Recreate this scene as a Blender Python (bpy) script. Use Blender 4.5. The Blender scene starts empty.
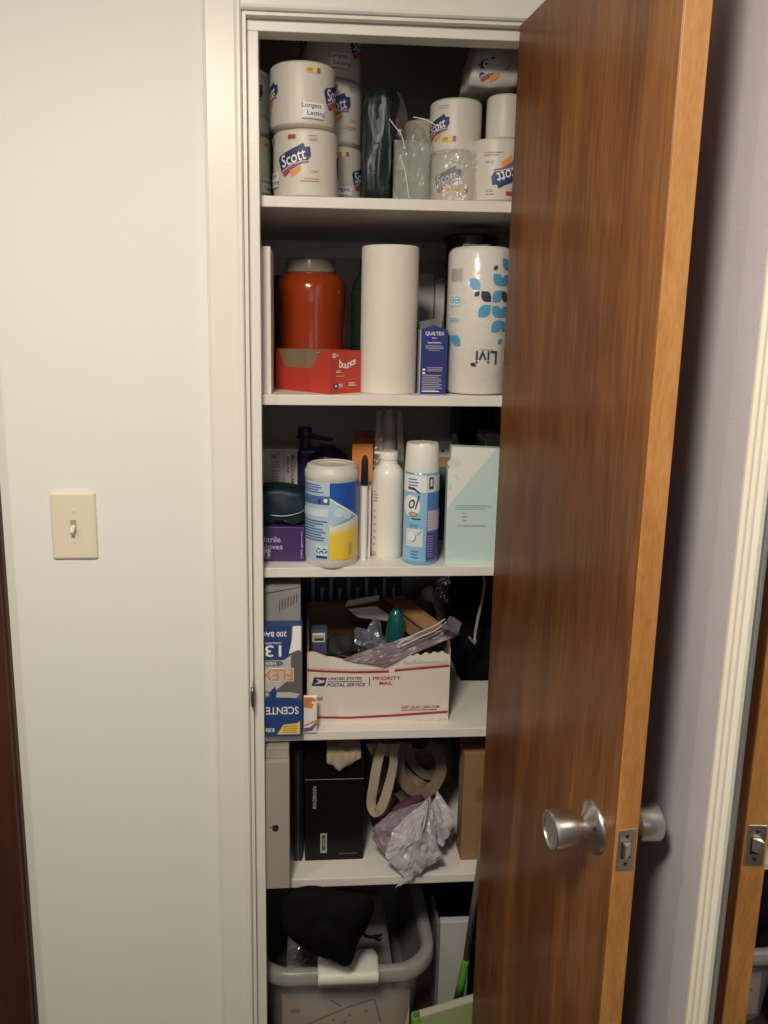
import bpy, bmesh, math, random
from mathutils import Vector, Matrix, noise
PI = math.pi
random.seed(4)
scene = bpy.context.scene
C = scene.collection

# ---------------------------------------------------------------- camera
CAM = Vector((0.0775, -1.5, 1.66))
CR = Vector((0.99756966, -0.06825485, 0.01400163))
CU = Vector((-0.00105596, 0.18611986, 0.98252648))
CF = Vector((0.06966818, 0.98015339, -0.18559545))
FPX, PX, PY = 781.30, 357.44, 471.51
cd = bpy.data.cameras.new('camera'); cam = bpy.data.objects.new('camera', cd); C.objects.link(cam)
cam.matrix_world = Matrix(((CR.x, CU.x, -CF.x, CAM.x), (CR.y, CU.y, -CF.y, CAM.y), (CR.z, CU.z, -CF.z, CAM.z), (0, 0, 0, 1)))
cd.sensor_fit = 'VERTICAL'; cd.sensor_height = 24; cd.sensor_width = 18
cd.lens = FPX / 1024 * 24; cd.shift_x = (384 - PX) / 1024; cd.shift_y = (PY - 512) / 1024
cd.clip_start = .02
scene.camera = cam

# ---------------------------------------------------------------- world, lights, exposure
scene.view_settings.view_transform = 'Standard'; scene.view_settings.look = 'None'
scene.view_settings.gamma = 1; scene.view_settings.use_curve_mapping = False
scene.view_settings.exposure = -0.2
w = bpy.data.worlds.new('world'); scene.world = w; w.use_nodes = True
bg = w.node_tree.nodes['Background']; bg.inputs[0].default_value = (.88, .86, .94, 1); bg.inputs[1].default_value = .08

def area(name, loc, target, size, power, col):
    l = bpy.data.lights.new(name, 'AREA'); l.shape = 'DISK'; l.size = size; l.energy = power; l.color = col
    o = bpy.data.objects.new(name, l); C.objects.link(o); o.location = loc
    o.rotation_euler = (Vector(target) - Vector(loc)).to_track_quat('-Z', 'Y').to_euler()
    return o
area('ceiling_lamp_light', (-.20, -1.40, 2.42), (-.20, -.95, 0), .36, 35, (1.0, .91, .755))
area('corner_lamp_light', (-1.25, -1.25, 2.30), (-1.1, -.9, 0), .10, 8, (1.0, .91, .755))
area('hall_fill_light', (.1, -3.4, 1.9), (.2, 0, 1.2), 1.0, 2.5, (.82, .84, 1.0))  # added soft fill, standing in for a bright surface behind the camera

# ---------------------------------------------------------------- materials
MATS = {}
def mat(name, col=(.8, .8, .8), rough=.6, metal=0, spec=.5, trans=0, alpha=1, coat=0, bump=0, bscale=200, var=0, vscale=8, ior=1.45):
    if name in MATS: return MATS[name]
    m = bpy.data.materials.new(name); m.use_nodes = True; nt = m.node_tree
    b = nt.nodes['Principled BSDF']
    b.inputs['Base Color'].default_value = (*col, 1); b.inputs['Roughness'].default_value = rough
    b.inputs['Metallic'].default_value = metal; b.inputs['Specular IOR Level'].default_value = spec
    b.inputs['Transmission Weight'].default_value = trans; b.inputs['Alpha'].default_value = alpha
    b.inputs['Coat Weight'].default_value = coat; b.inputs['IOR'].default_value = ior
    tc = nt.nodes.new('ShaderNodeTexCoord')
    if var:
        n = nt.nodes.new('ShaderNodeTexNoise'); n.inputs['Scale'].default_value = vscale; n.inputs['Detail'].default_value = 4
        nt.links.new(tc.outputs['Object'], n.inputs['Vector'])
        mx = nt.nodes.new('ShaderNodeMix'); mx.data_type = 'RGBA'
        mx.inputs[6].default_value = (*[c * (1 - var) for c in col], 1); mx.inputs[7].default_value = (*[min(1, c * (1 + var)) for c in col], 1)
        nt.links.new(n.outputs['Fac'], mx.inputs[0]); nt.links.new(mx.outputs[2], b.inputs['Base Color'])
    if bump:
        n = nt.nodes.new('ShaderNodeTexNoise'); n.inputs['Scale'].default_value = bscale; n.inputs['Detail'].default_value = 3
        nt.links.new(tc.outputs['Object'], n.inputs['Vector'])
        bp = nt.nodes.new('ShaderNodeBump'); bp.inputs['Strength'].default_value = bump; bp.inputs['Distance'].default_value = .002
        nt.links.new(n.outputs['Fac'], bp.inputs['Height']); nt.links.new(bp.outputs['Normal'], b.inputs['Normal'])
    MATS[name] = m
    return m

def film(name, col=(.9, .9, .9), body=.12, gloss=.25, rough=.15, scale=40):
    """thin clear plastic: mostly see-through, with a milky share and crinkled glints"""
    if name in MATS: return MATS[name]
    m = bpy.data.materials.new(name); m.use_nodes = True; nt = m.node_tree; nt.nodes.clear()
    out = nt.nodes.new('ShaderNodeOutputMaterial'); tr = nt.nodes.new('ShaderNodeBsdfTransparent')
    di = nt.nodes.new('ShaderNodeBsdfDiffuse'); di.inputs[0].default_value = (*col, 1)
    gl = nt.nodes.new('ShaderNodeBsdfGlossy'); gl.inputs['Roughness'].default_value = rough
    tc = nt.nodes.new('ShaderNodeTexCoord'); n = nt.nodes.new('ShaderNodeTexNoise')
    n.inputs['Scale'].default_value = scale; n.inputs['Detail'].default_value = 2; nt.links.new(tc.outputs['Object'], n.inputs['Vector'])
    bp = nt.nodes.new('ShaderNodeBump'); bp.inputs['Strength'].default_value = .9; bp.inputs['Distance'].default_value = .01
    nt.links.new(n.outputs['Fac'], bp.inputs['Height']); nt.links.new(bp.outputs['Normal'], gl.inputs['Normal'])
    m1 = nt.nodes.new('ShaderNodeMixShader'); m1.inputs[0].default_value = body
    nt.links.new(tr.outputs[0], m1.inputs[1]); nt.links.new(di.outputs[0], m1.inputs[2])
    m2 = nt.nodes.new('ShaderNodeMixShader'); m2.inputs[0].default_value = gloss
    nt.links.new(m1.outputs[0], m2.inputs[1]); nt.links.new(gl.outputs[0], m2.inputs[2])
    nt.links.new(m2.outputs[0], out.inputs[0]); MATS[name] = m
    return m

def wood(name, dark, mid, light, rough, coat, stretch=(26, 26, .9), fine=(160, 160, 3)):
    m = bpy.data.materials.new(name); m.use_nodes = True; nt = m.node_tree; b = nt.nodes['Principled BSDF']
    tc = nt.nodes.new('ShaderNodeTexCoord')
    def nz(sc, detail, dist=0):
        mp = nt.nodes.new('ShaderNodeMapping'); mp.inputs['Scale'].default_value = sc
        nt.links.new(tc.outputs['Object'], mp.inputs[0])
        n = nt.nodes.new('ShaderNodeTexNoise'); n.inputs['Scale'].default_value = 1; n.inputs['Detail'].default_value = detail
        n.inputs['Distortion'].default_value = dist * 2.2; nt.links.new(mp.outputs[0], n.inputs['Vector']); return n
    a = nz(stretch, 5, .6); f = nz(fine, 3); pt = nz((2.2, 2.2, 1.3), 1)
    mx = nt.nodes.new('ShaderNodeMath'); mx.operation = 'MULTIPLY_ADD'; mx.inputs[1].default_value = .38
    nt.links.new(f.outputs['Fac'], mx.inputs[0])
    m2 = nt.nodes.new('ShaderNodeMath'); m2.operation = 'MULTIPLY'; m2.inputs[1].default_value = .62
    nt.links.new(a.outputs['Fac'], m2.inputs[0]); nt.links.new(m2.outputs[0], mx.inputs[2])
    m3 = nt.nodes.new('ShaderNodeMath'); m3.operation = 'MULTIPLY_ADD'; m3.inputs[1].default_value = .35; 
    nt.links.new(pt.outputs['Fac'], m3.inputs[0]); nt.links.new(mx.outputs[0], m3.inputs[2])
    r = nt.nodes.new('ShaderNodeValToRGB'); e = r.color_ramp.elements
    e[0].position = .48; e[0].color = (*dark, 1); e[1].position = .88; e[1].color = (*light, 1)
    k = e.new(.67); k.color = (*mid, 1)
    nt.links.new(m3.outputs[0], r.inputs[0]); nt.links.new(r.outputs[0], b.inputs['Base Color'])
    b.inputs['Roughness'].default_value = rough; b.inputs['Coat Weight'].default_value = coat; b.inputs['Coat Roughness'].default_value = .12
    bp = nt.nodes.new('ShaderNodeBump'); bp.inputs['Strength'].default_value = .12; bp.inputs['Distance'].default_value = .001
    nt.links.new(f.outputs['Fac'], bp.inputs['Height']); nt.links.new(bp.outputs['Normal'], b.inputs['Normal'])
    MATS[name] = m
    return m

wallp = mat('wall_paint', (.83, .82, .78), .55, bump=.12, bscale=200, var=.015, vscale=3)
trimp = mat('trim_paint', (.83, .81, .75), .35, bump=.12, bscale=120)
wallr = mat('right_wall_paint', (.68, .645, .69), .5, bump=.2, bscale=260)
closetp = mat('closet_paint', (.70, .64, .57), .6, bump=.2, bscale=100, var=.06)
shelfp = mat('shelf_paint', (.76, .73, .67), .4, var=.03, vscale=20, bump=.08, bscale=90)
floorm = wood('floor_boards', (.03, .018, .012), (.06, .035, .02), (.09, .055, .03), .4, .2, (3, 40, 1), (20, 200, 1))
doorw = wood('door_veneer', (.070, .020, .003), (.155, .050, .009), (.31, .125, .030), .44, .12, (9, 9, 1.5), (150, 150, 7))
edgew = wood('door_edge_wood', (.38, .155, .035), (.50, .225, .06), (.60, .30, .10), .40, .35, (30, 30, 5), (260, 260, 60))
darkw = wood('dark_door_wood', (.03, .009, .005), (.05, .015, .008), (.07, .024, .012), .6, .0)
steel = mat('satin_steel', (.60, .57, .53), .33, 1)
brass = mat('worn_plate', (.68, .64, .57), .40, 1, bump=.1)
darkhole = mat('screw_recess', (.05, .045, .04), .5, .6)
ivory = mat('ivory_plastic', (.78, .72, .56), .28)
mirrorm = mat('mirror_glass', (.86, .88, .88), .015, 1)
mirrorside = mat('mirror_bevel', (.72, .76, .80), .12, .8)
framep = mat('mirror_frame_paint', (.86, .83, .71), .35)
tissue = mat('tissue_paper', (.74, .71, .63), .8, bump=.35, bscale=160)
wrapw = mat('roll_wrapper', (.66, .62, .55), .42, bump=.3, bscale=45)
navy = mat('navy_print', (.035, .05, .17), .5)
white = mat('white_print', (.85, .85, .83), .5)
black = mat('black_print', (.02, .02, .025), .5)
plum = mat('plum_print', (.30, .13, .28), .5)
orangep = mat('orange_print', (.75, .33, .08), .5)
yellowp = mat('yellow_print', (.80, .58, .12), .5)
redp = mat('red_print', (.42, .05, .06), .5)
greyp = mat('grey_print', (.42, .40, .38), .6)
card = mat('brown_cardboard', (.30, .17, .08), .8, bump=.2, bscale=120, var=.08)
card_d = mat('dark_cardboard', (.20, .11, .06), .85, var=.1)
whitecard = mat('white_cardboard', (.80, .77, .72), .6, bump=.1, bscale=60)
greycard = mat('grey_cardboard', (.62, .62, .58), .7, var=.05)
blackm = mat('black_plastic', (.012, .012, .014), .35)
blackc = mat('black_cloth', (.006, .006, .007), .95, spec=.1, bump=.4, bscale=80)
canvas = mat('beige_canvas', (.36, .30, .22), .9, bump=.7, bscale=500, var=.08)
brownc = mat('brown_canvas', (.17, .125, .085), .9, bump=.7, bscale=500)
clearf = film('clear_film')

# ---------------------------------------------------------------- helpers
def at(px, py, y=None, x=None, z=None):
    """point of the place seen at a photo pixel on the plane y, x or z"""
    d = CF + CR * ((px - PX) / FPX) - CU * ((py - PY) / FPX)
    t = (y - CAM.y) / d.y if y is not None else ((x - CAM.x) / d.x if x is not None else (z - CAM.z) / d.z)
    return CAM + d * t

def obj(name, verts, faces, mats, parent=None, smooth=False, midx=None, loc=None, rz=0):
    me = bpy.data.meshes.new(name); me.from_pydata([tuple(v) for v in verts], [], faces)
    for m in (mats if isinstance(mats, (list, tuple)) else [mats]): me.materials.append(m)
    if midx:
        for p, i in zip(me.polygons, midx): p.material_index = i
    if smooth:
        for p in me.polygons: p.use_smooth = True
    me.validate(); me.update()
    o = bpy.data.objects.new(name, me); C.objects.link(o)
    if parent: o.parent = parent
    if loc: o.location = loc
    if rz: o.rotation_euler.z = rz
    return o

def fin(name, bm, mats, parent=None, smooth=False, loc=None, rz=0, autos=None):
    bmesh.ops.recalc_face_normals(bm, faces=bm.faces)
    me = bpy.data.meshes.new(name); bm.to_mesh(me); bm.free()
    for m in (mats if isinstance(mats, (list, tuple)) else [mats]): me.materials.append(m)
    if smooth:
        for p in me.polygons: p.use_smooth = True
    if autos:
        me.shade_auto_smooth = None if False else None
    o = bpy.data.objects.new(name, me); C.objects.link(o)
    if parent: o.parent = parent
    if loc: o.location = loc
    if rz: o.rotation_euler.z = rz
    return o

def addbox(bm, x0, x1, y0, y1, z0, z1, mi=0):
    vs = [bm.verts.new(p) for p in ((x0, y0, z0), (x1, y0, z0), (x1, y1, z0), (x0, y1, z0), (x0, y0, z1), (x1, y0, z1), (x1, y1, z1), (x0, y1, z1))]
    for f in ((0, 3, 2, 1), (4, 5, 6, 7), (0, 1, 5, 4), (1, 2, 6, 5), (2, 3, 7, 6), (3, 0, 4, 7)):
        bm.faces.new([vs[i] for i in f]).material_index = mi

def box(name, x0, x1, y0, y1, z0, z1, m, parent=None, bev=0, seg=2, loc=None, rz=0):
    bm = bmesh.new(); addbox(bm, x0, x1, y0, y1, z0, z1)
    if bev: bmesh.ops.bevel(bm, geom=bm.edges[:], offset=bev, segments=seg, affect='EDGES', profile=.5)
    return fin(name, bm, m, parent, loc=loc, rz=rz)

def lathe(name, prof, m, parent=None, seg=72, loc=None, smooth=True, cap=True, midx=None, flat=()):
    vs, fs, mi = [], [], []
    for k in range(seg):
        a = 2 * PI * k / seg
        for r, z in prof: vs.append((r * math.cos(a), r * math.sin(a), z))
    n = len(prof)
    for k in range(seg):
        k2 = (k + 1) % seg
        for i in range(n - 1):
            fs.append((k * n + i, k2 * n + i, k2 * n + i + 1, k * n + i + 1)); mi.append(midx[i] if midx else 0)
    bm = bmesh.new(); bv = [bm.verts.new(v) for v in vs]
    for f, i in zip(fs, mi): bm.faces.new([bv[q] for q in f]).material_index = i
    bmesh.ops.remove_doubles(bm, verts=bm.verts[:], dist=1e-6)
    o = fin(name, bm, m, parent, loc=loc)
    me = o.data
    if smooth:
        for p in me.polygons: p.use_smooth = True
        ang = math.radians(35)
        bm = bmesh.new(); bm.from_mesh(me)
        for e in bm.edges:
            if len(e.link_faces) == 2 and e.calc_face_angle(0) > ang: e.smooth = False
        bm.to_mesh(me); bm.free()
    return o

def tag(o, label=None, cat=None, group=None, kind=None):
    if label: o['label'] = label
    if cat: o['category'] = cat
    if group: o['group'] = group
    if kind: o['kind'] = kind
    return o

def thing(name, label, cat, loc=(0, 0, 0), rz=0, group=None):
    o = bpy.data.objects.new(name, None); C.objects.link(o); o.empty_display_size = .05
    o.location = loc; o.rotation_euler.z = rz
    return tag(o, label, cat, group)

def struct(name, *a, **k):
    o = box(name, *a, **k)
    if o.parent is None: o['kind'] = 'structure'
    return o

TXT = {}
def textmesh(s):
    if s in TXT: return TXT[s]
    cu = bpy.data.curves.new('t', 'FONT'); cu.body = s; cu.resolution_u = 3; cu.offset = .011
    o = bpy.data.objects.new('t', cu); C.objects.link(o); bpy.context.view_layer.update()
    me = bpy.data.meshes.new_from_object(o.evaluated_get(bpy.context.evaluated_depsgraph_get()))
    vs = [(v.co.x, v.co.y) for v in me.vertices]; fs = [tuple(p.vertices) for p in me.polygons]
    bpy.data.objects.remove(o); bpy.data.curves.remove(cu); bpy.data.meshes.remove(me)
    TXT[s] = (vs, fs)
    return TXT[s]

class Lab:
    """flat printing: coloured polygons and lettering laid out in metres, then wrapped on a surface"""
    def __init__(s): s.parts = []; s.T = (0, 0, 0, 1); s.layer = 0
    def tf(s, u, v):
        u0, v0, a, k = s.T; c, d = math.cos(a) * k, math.sin(a) * k
        return (u0 + u * c - v * d, v0 + u * d + v * c)
    def at(s, u=0, v=0, a=0, k=1): s.T = (u, v, math.radians(a), k); return s
    def poly(s, pts, m):
        s.layer += 1; s.parts.append(([s.tf(*p) for p in pts], [tuple(range(len(pts)))], m, s.layer)); return s
    def rect(s, u0, u1, v0, v1, m): return s.poly([(u0, v0), (u1, v0), (u1, v1), (u0, v1)], m)
    def circ(s, u, v, r, m, rv=None, n=20): return s.poly([(u + r * math.cos(2 * PI * i / n), v + (rv or r) * math.sin(2 * PI * i / n)) for i in range(n)], m)
    def ring(s, u, v, r, m, bgm, t=.2): s.circ(u, v, r, m); s.circ(u, v, r * (1 - t), bgm); return s
    def text(s, t, u0, u1, v0, v1, m, slant=0, vert=0):
        vs, fs = textmesh(t); xs = [p[0] for p in vs]; ys = [p[1] for p in vs]
        a, b, c, d = min(xs), max(xs), min(ys), max(ys); out = []
        for x, y in vs:
            p, q = (x - a) / (b - a), (y - c) / (d - c)
            if vert == 1: p, q = 1 - q, p       # reads upwards
            if vert == -1: p, q = q, 1 - p      # reads downwards
            if vert == 2: p, q = 1 - p, 1 - q   # upside down
            out.append(s.tf(u0 + p * (u1 - u0) + slant * q * (v1 - v0), v0 + q * (v1 - v0)))
        s.layer += 1; s.parts.append((out, fs, m, s.layer)); return s
    def lines(s, u0, u1, v0, v1, n, m, rnd=.3, vert=False):
        for i in range(n):
            if vert:
                c = u0 + (u1 - u0) * (i + .5) / n; h = (u1 - u0) / n * .25
                s.rect(c - h, c + h, v0, v1 - (v1 - v0) * random.random() * rnd, m)
            else:
                c = v0 + (v1 - v0) * (i + .5) / n; h = (v1 - v0) / n * .22
                s.rect(u0, u1 - (u1 - u0) * random.random() * rnd, c - h, c + h, m)
            s.layer -= 1
        s.layer += 1
        return s
    def wrap(s, name, fn, parent, step=0, lift=.0003, clip=None):
        bm = bmesh.new(); mats = []
        for vs, fs, m, ly in s.parts:
            if m not in mats: mats.append(m)
            b2 = bmesh.new(); bv = [b2.verts.new((p[0], p[1], 0)) for p in vs]
            for f in fs:
                try: b2.faces.new([bv[i] for i in f])
                except ValueError: pass
            if clip:
                for co, no in (((clip[0], 0, 0), (-1, 0, 0)), ((clip[1], 0, 0), (1, 0, 0)), ((0, clip[2], 0), (0, -1, 0)), ((0, clip[3], 0), (0, 1, 0))):
                    bmesh.ops.bisect_plane(b2, geom=b2.verts[:] + b2.edges[:] + b2.faces[:], plane_co=co, plane_no=no, clear_outer=True)
            if step and b2.verts:
                us = [v.co.x for v in b2.verts]; u = math.ceil(min(us) / step) * step
                while u < max(us):
                    bmesh.ops.bisect_plane(b2, geom=b2.verts[:] + b2.edges[:] + b2.faces[:], plane_co=(u, 0, 0), plane_no=(1, 0, 0)); u += step
            mp = {}
            for v in b2.verts: mp[v] = bm.verts.new(fn(v.co.x, v.co.y, lift + ly * .00006))
            mi = mats.index(m)
            for f in b2.faces:
                if f.calc_area() > 1e-12: bm.faces.new([mp[v] for v in f.verts]).material_index = mi
            b2.free()
        me = bpy.data.meshes.new(name); bm.to_mesh(me); bm.free()
        for m in mats: me.materials.append(m)
        o = bpy.data.objects.new(name, me); C.objects.link(o)
        if parent.type == 'EMPTY':      # printing belongs to the body it is printed on
            kids = [k for k in parent.children if k.type == 'MESH' and k.location.length < 1e-6]
            if kids: parent = kids[0]
        o.parent = parent
        return o

def cyl(r, face=-90, z0=0):
    """wrap on a cylinder of radius r; u=0 faces the angle 'face'"""
    a0 = math.radians(face)
    return lambda u, v, d: ((r + d) * math.cos(a0 + u / r), (r + d) * math.sin(a0 + u / r), z0 + v)
def facing(x, y):
    return math.degrees(math.atan2(CAM.y - y, CAM.x - x))
def front(y): return lambda u, v, d: (u, y - d, v)
def left(x): return lambda u, v, d: (x - d, -u, v)
def right(x): return lambda u, v, d: (x + d, u, v)

def tube(name, pts, r, m, parent=None, seg=10, closed=False):
    pts = [Vector(p) for p in pts]; rs = r if isinstance(r, (list, tuple)) else [r] * len(pts)
    vs, fs = [], []; up = Vector((.3, .2, 1)).normalized()
    for i, p in enumerate(pts):
        t = (pts[min(i + 1, len(pts) - 1)] - pts[max(i - 1, 0)]).normalized()
        a = t.cross(up)
        if a.length < .05: a = t.cross(Vector((1, 0, 0)))
        a.normalize(); b = t.cross(a)
        for k in range(seg):
            q = 2 * PI * k / seg; vs.append(p + (a * math.cos(q) + b * math.sin(q)) * rs[i])
    n = len(pts)
    for i in range(n - 1):
        for k in range(seg):
            k2 = (k + 1) % seg; fs.append((i * seg + k, i * seg + k2, (i + 1) * seg + k2, (i + 1) * seg + k))
    fs.append(tuple(range(seg))[::-1]); fs.append(tuple((n - 1) * seg + k for k in range(seg)))
    return obj(name, vs, fs, m, parent, smooth=True)

def spline(pts, n=8):
    pts = [Vector(p) for p in pts]; out = []
    P = [pts[0]] + pts + [pts[-1]]
    for i in range(1, len(P) - 2):
        for k in range(n):
            t = k / n; a, b, c, d = P[i - 1], P[i], P[i + 1], P[i + 2]
            out.append(.5 * ((2 * b) + (c - a) * t + (2 * a - 5 * b + 4 * c - d) * t * t + (3 * b - a - 3 * c + d) * t ** 3))
    out.append(pts[-1]); return out

def solid(o, t, off=0):
    md = o.modifiers.new('thickness', 'SOLIDIFY'); md.thickness = t; md.offset = off
    return o

def strap(name, pts, width, m, parent=None, wdir=(0, 1, 0), t=.002, n=10, twist=0, face=None):
    """a flat webbing strip following pts; width measured along wdir"""
    ps = spline(pts, n); vs, fs = [], []; wd = Vector(wdir).normalized()
    for i, p in enumerate(ps):
        q = Matrix.Rotation(twist * i / len(ps), 3, 'Z') @ wd
        if face:
            tg_ = (ps[min(i + 1, len(ps) - 1)] - ps[max(i - 1, 0)]).normalized(); fn = Vector(face).normalized()
            fn.rotate(Matrix.Rotation(.4 * math.sin(i / len(ps) * 7 + twist), 3, tg_)); q = tg_.cross(fn).normalized()
        for k in range(3):
            vs.append(p + q * (k / 2 - .5) * width + Vector((0, 0, .0008 * noise.noise(p * 60))))
    for i in range(len(ps) - 1):
        for k in range(2): fs.append((i * 3 + k, i * 3 + k + 1, i * 3 + k + 4, i * 3 + k + 3))
    return solid(obj(name, vs, fs, m, parent, smooth=False), min(t, .0016))

def sheet(name, quad, m, parent=None, nu=14, nv=14, amp=.01, freq=18, seed=0, t=.0008, smooth=False, fold=0):
    """crumpled sheet spanning four corner points (a,b,c,d)"""
    a, b, c, d = [Vector(q) for q in quad]; nrm = (b - a).cross(d - a).normalized(); vs, fs = [], []
    for j in range(nv + 1):
        for i in range(nu + 1):
            s, q = i / nu, j / nv
            p = (a * (1 - s) + b * s) * (1 - q) + (d * (1 - s) + c * s) * q
            off = amp * (noise.noise(p * freq + Vector((seed, seed * 2, 0))) + .5 * noise.noise(p * freq * 2.3 + Vector((seed, 0, 3))))
            off += fold * math.sin(s * 9 + q * 3)
            vs.append(p + nrm * off + Vector((0, 0, amp * .4 * noise.noise(p * freq * 1.3 + Vector((9, seed, 1))))))
    for j in range(nv):
        for i in range(nu): k = j * (nu + 1) + i; fs.append((k, k + 1, k + nu + 2, k + nu + 1))
    o = obj(name, vs, fs, m, parent, smooth=smooth)
    return solid(o, t) if t else o

def blob(name, c, r, m, parent=None, amp=.2, freq=20, seed=0, sub=4, smooth=True, flatten=None):
    """a soft crumpled lump"""
    bm = bmesh.new(); bmesh.ops.create_icosphere(bm, subdivisions=sub, radius=1)
    rr = Vector(r if isinstance(r, (list, tuple)) else (r, r, r))
    for v in bm.verts:
        d = v.co.copy(); p = Vector((d.x * rr.x, d.y * rr.y, d.z * rr.z))
        k = 1 + amp * (noise.noise(p * freq + Vector((seed, 0, 0))) + .5 * noise.noise(p * freq * 2.2 + Vector((0, seed, 0))))
        p = p * k
        if flatten is not None: p.z = max(p.z, flatten)
        v.co = p
    return fin(name, bm, m, parent, smooth=smooth, loc=c)

# shelf tops
S1, S2, S3, S4, S5 = 1.888, 1.525, 1.18, .824, .477
WL, WR, WB = -.20, .56, .60

# ---------------------------------------------------------------- structure
struct('floor', -2.2, 2.2, -3.6, WB + .02, -.05, 0, floorm)
struct('ceiling', -2.2, 2.2, -2.6, .0, 2.62, 2.66, mat('ceiling_paint', (.75, .73, .68), .8))
# front wall (closet wall) left of the opening, over it and right of it
struct('wall_left', -2.2, -.026, -.045, 0, 0, 2.62, wallp)
struct('wall_front', -.026, .62, -.045, 0, 2.179, 2.62, wallp)
struct('wall_corner', .493, .62, -.045, 0, 0, 2.162, wallp)
struct('wall_right', .62, .66, -2.6, WB + .02, 0, 2.62, wallr)
# closet interior
bm = bmesh.new()
addbox(bm, WL - .02, WR + .02, WB, WB + .02, 0, 2.45)
tag(fin('wall_closet_back', bm, closetp), kind='structure')
struct('wall_closet_left', WL - .02, WL, 0, WB, 0, 2.45, closetp)
struct('wall_closet_right', WR, WR + .02, 0, WB, 0, 2.45, mat('closet_shaded_paint', (.30, .29, .28), .7))  # closet paint darkened so its colour carries the shade on this side
struct('wall_closet_top', WL - .02, WR + .02, 0, WB + .02, 2.45, 2.47, closetp)
# casing with a soft rounded outer bead, jamb and stop
def molding(name, prof, z0, z1, m, horiz=False):
    vs, fs = [], []; n = len(prof)
    for (x, y) in prof: vs.append((x, y, z0))
    for (x, y) in prof: vs.append((x, y, z1))
    if horiz: vs = [(v[2], v[1], v[0]) for v in vs]
    for i in range(n): fs.append((i, (i + 1) % n, n + (i + 1) % n, n + i))
    fs += [tuple(range(n))[::-1], tuple(range(n, 2 * n))]
    bm = bmesh.new(); bv = [bm.verts.new(v) for v in vs]
    for f in fs: bm.faces.new([bv[i] for i in f])
    return tag(fin(name, bm, m), kind='structure')
molding('trim_1', [(-.0935, -.045), (-.0930, -.052), (-.0915, -.0556), (-.0895, -.0560), (-.087, -.0548), (-.040, -.0545), (-.0345, -.057), (-.0303, -.057), (-.0275, -.054), (-.0275, -.045)], 0, 2.62, trimp)
molding('trim_2', [(2.178, -.045), (2.178, -.054), (2.181, -.057), (2.186, -.0545), (2.26, -.0545), (2.26, -.045)], -.0275, .60, trimp, True)
molding('trim_3', [(.489, -.045), (.489, -.054), (.492, -.057), (.54, -.0545), (.545, -.051), (.545, -.045)], 0, 2.178, trimp)
struct('trim_4', -.0262, -.0202, -.048, .0, 0, 2.172, trimp)            # left jamb
struct('trim_5', -.0202, .0000, -.030, .0, 0, 2.153, trimp, bev=.0015)   # left stop
struct('trim_6', -.0262, .487, -.048, .0, 2.172, 2.179, trimp)          # head jamb
struct('trim_7', -.0202, .487, -.030, .012, 2.153, 2.172, trimp, bev=.0015)  # head stop
struct('trim_8', .4870, .4930, -.048, .0, 0, 2.172, trimp)
struct('trim_9', .4680, .4870, -.015, .0, 0, 2.153, trimp, bev=.0015)

# baseboard far left on the closet wall
struct('baseboard_left', -.50, -.0935, -.057, -.045, 0, .09, trimp, bev=.003)
struct('baseboard_right', .608, .62, -1.9, -.045, 0, .09, trimp, bev=.003)

# shelves: each board with its rounded nose, resting on cleats
for i, (zt, txt) in enumerate(((S1, 'white painted shelf board under the stacked toilet rolls'), (S2, 'white painted shelf board carrying the paper towels and red box'),
                               (S3, 'white painted shelf board under the wipes canister and spray can'), (S4, 'white painted shelf board under the open mailing box'),
                               (S5, 'lowest white painted shelf board, above the clear storage bin'))):
    t = thing('shelf', txt, 'shelf', (0, 0, zt), 0, 'white closet shelves')
    box('board', WL, WR, .0008, WB, -.020, 0, shelfp, t, bev=.0015)
    box('back_cleat', WL, WR, WB - .018, WB, -.062, -.020, shelfp if i == 0 else closetp, t)
    box('side_cleat', WL, WL + .018, .05, WB - .018, -.055, -.020, closetp, t)
    box('side_cleat', WR - .018, WR, .05, WB - .018, -.055, -.020, closetp, t)

# dark wooden door at the far left edge
lx = at(32, 1024, y=-.075).x
dl = thing('door_2', None, None, (0, 0, 0)); dl['kind'] = 'structure'
del_keys = [k for k in ('label', 'category') if k in dl.keys()]
for k in del_keys: del dl[k]
box('door_leaf', lx - .70, lx, -.075, -.045, .012, 2.07, darkw, dl, bev=.002)
box('hinge_stop', lx - .004, lx + .003, -.060, -.045, .0, 2.10, darkw, dl)

# ---------------------------------------------------------------- the open closet door
hx, hy = .4499, -.055; vx, vy = .0504, -.5207; L = math.hypot(vx, vy)
door = bpy.data.objects.new('door_1', None); C.objects.link(door); door.location = (hx, hy, 0)
door.rotation_euler.z = math.atan2(vy, vx); door['kind'] = 'structure'
# local: +x along the leaf to the latch edge, +y = outward face (away from the closet side seen)
DT = 2.170
bm = bmesh.new(); addbox(bm, 0, L - .0008, .0, .035, .012, DT, 0)
bmesh.ops.bevel(bm, geom=bm.edges[:], offset=.0012, segments=1, affect='EDGES')
fin('door_leaf', bm, doorw, door)
box('latch_edge', L - .0008, L + .0012, .0009, .0341, .0125, DT - .001, edgew, door, bev=.0006, seg=1)
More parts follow.
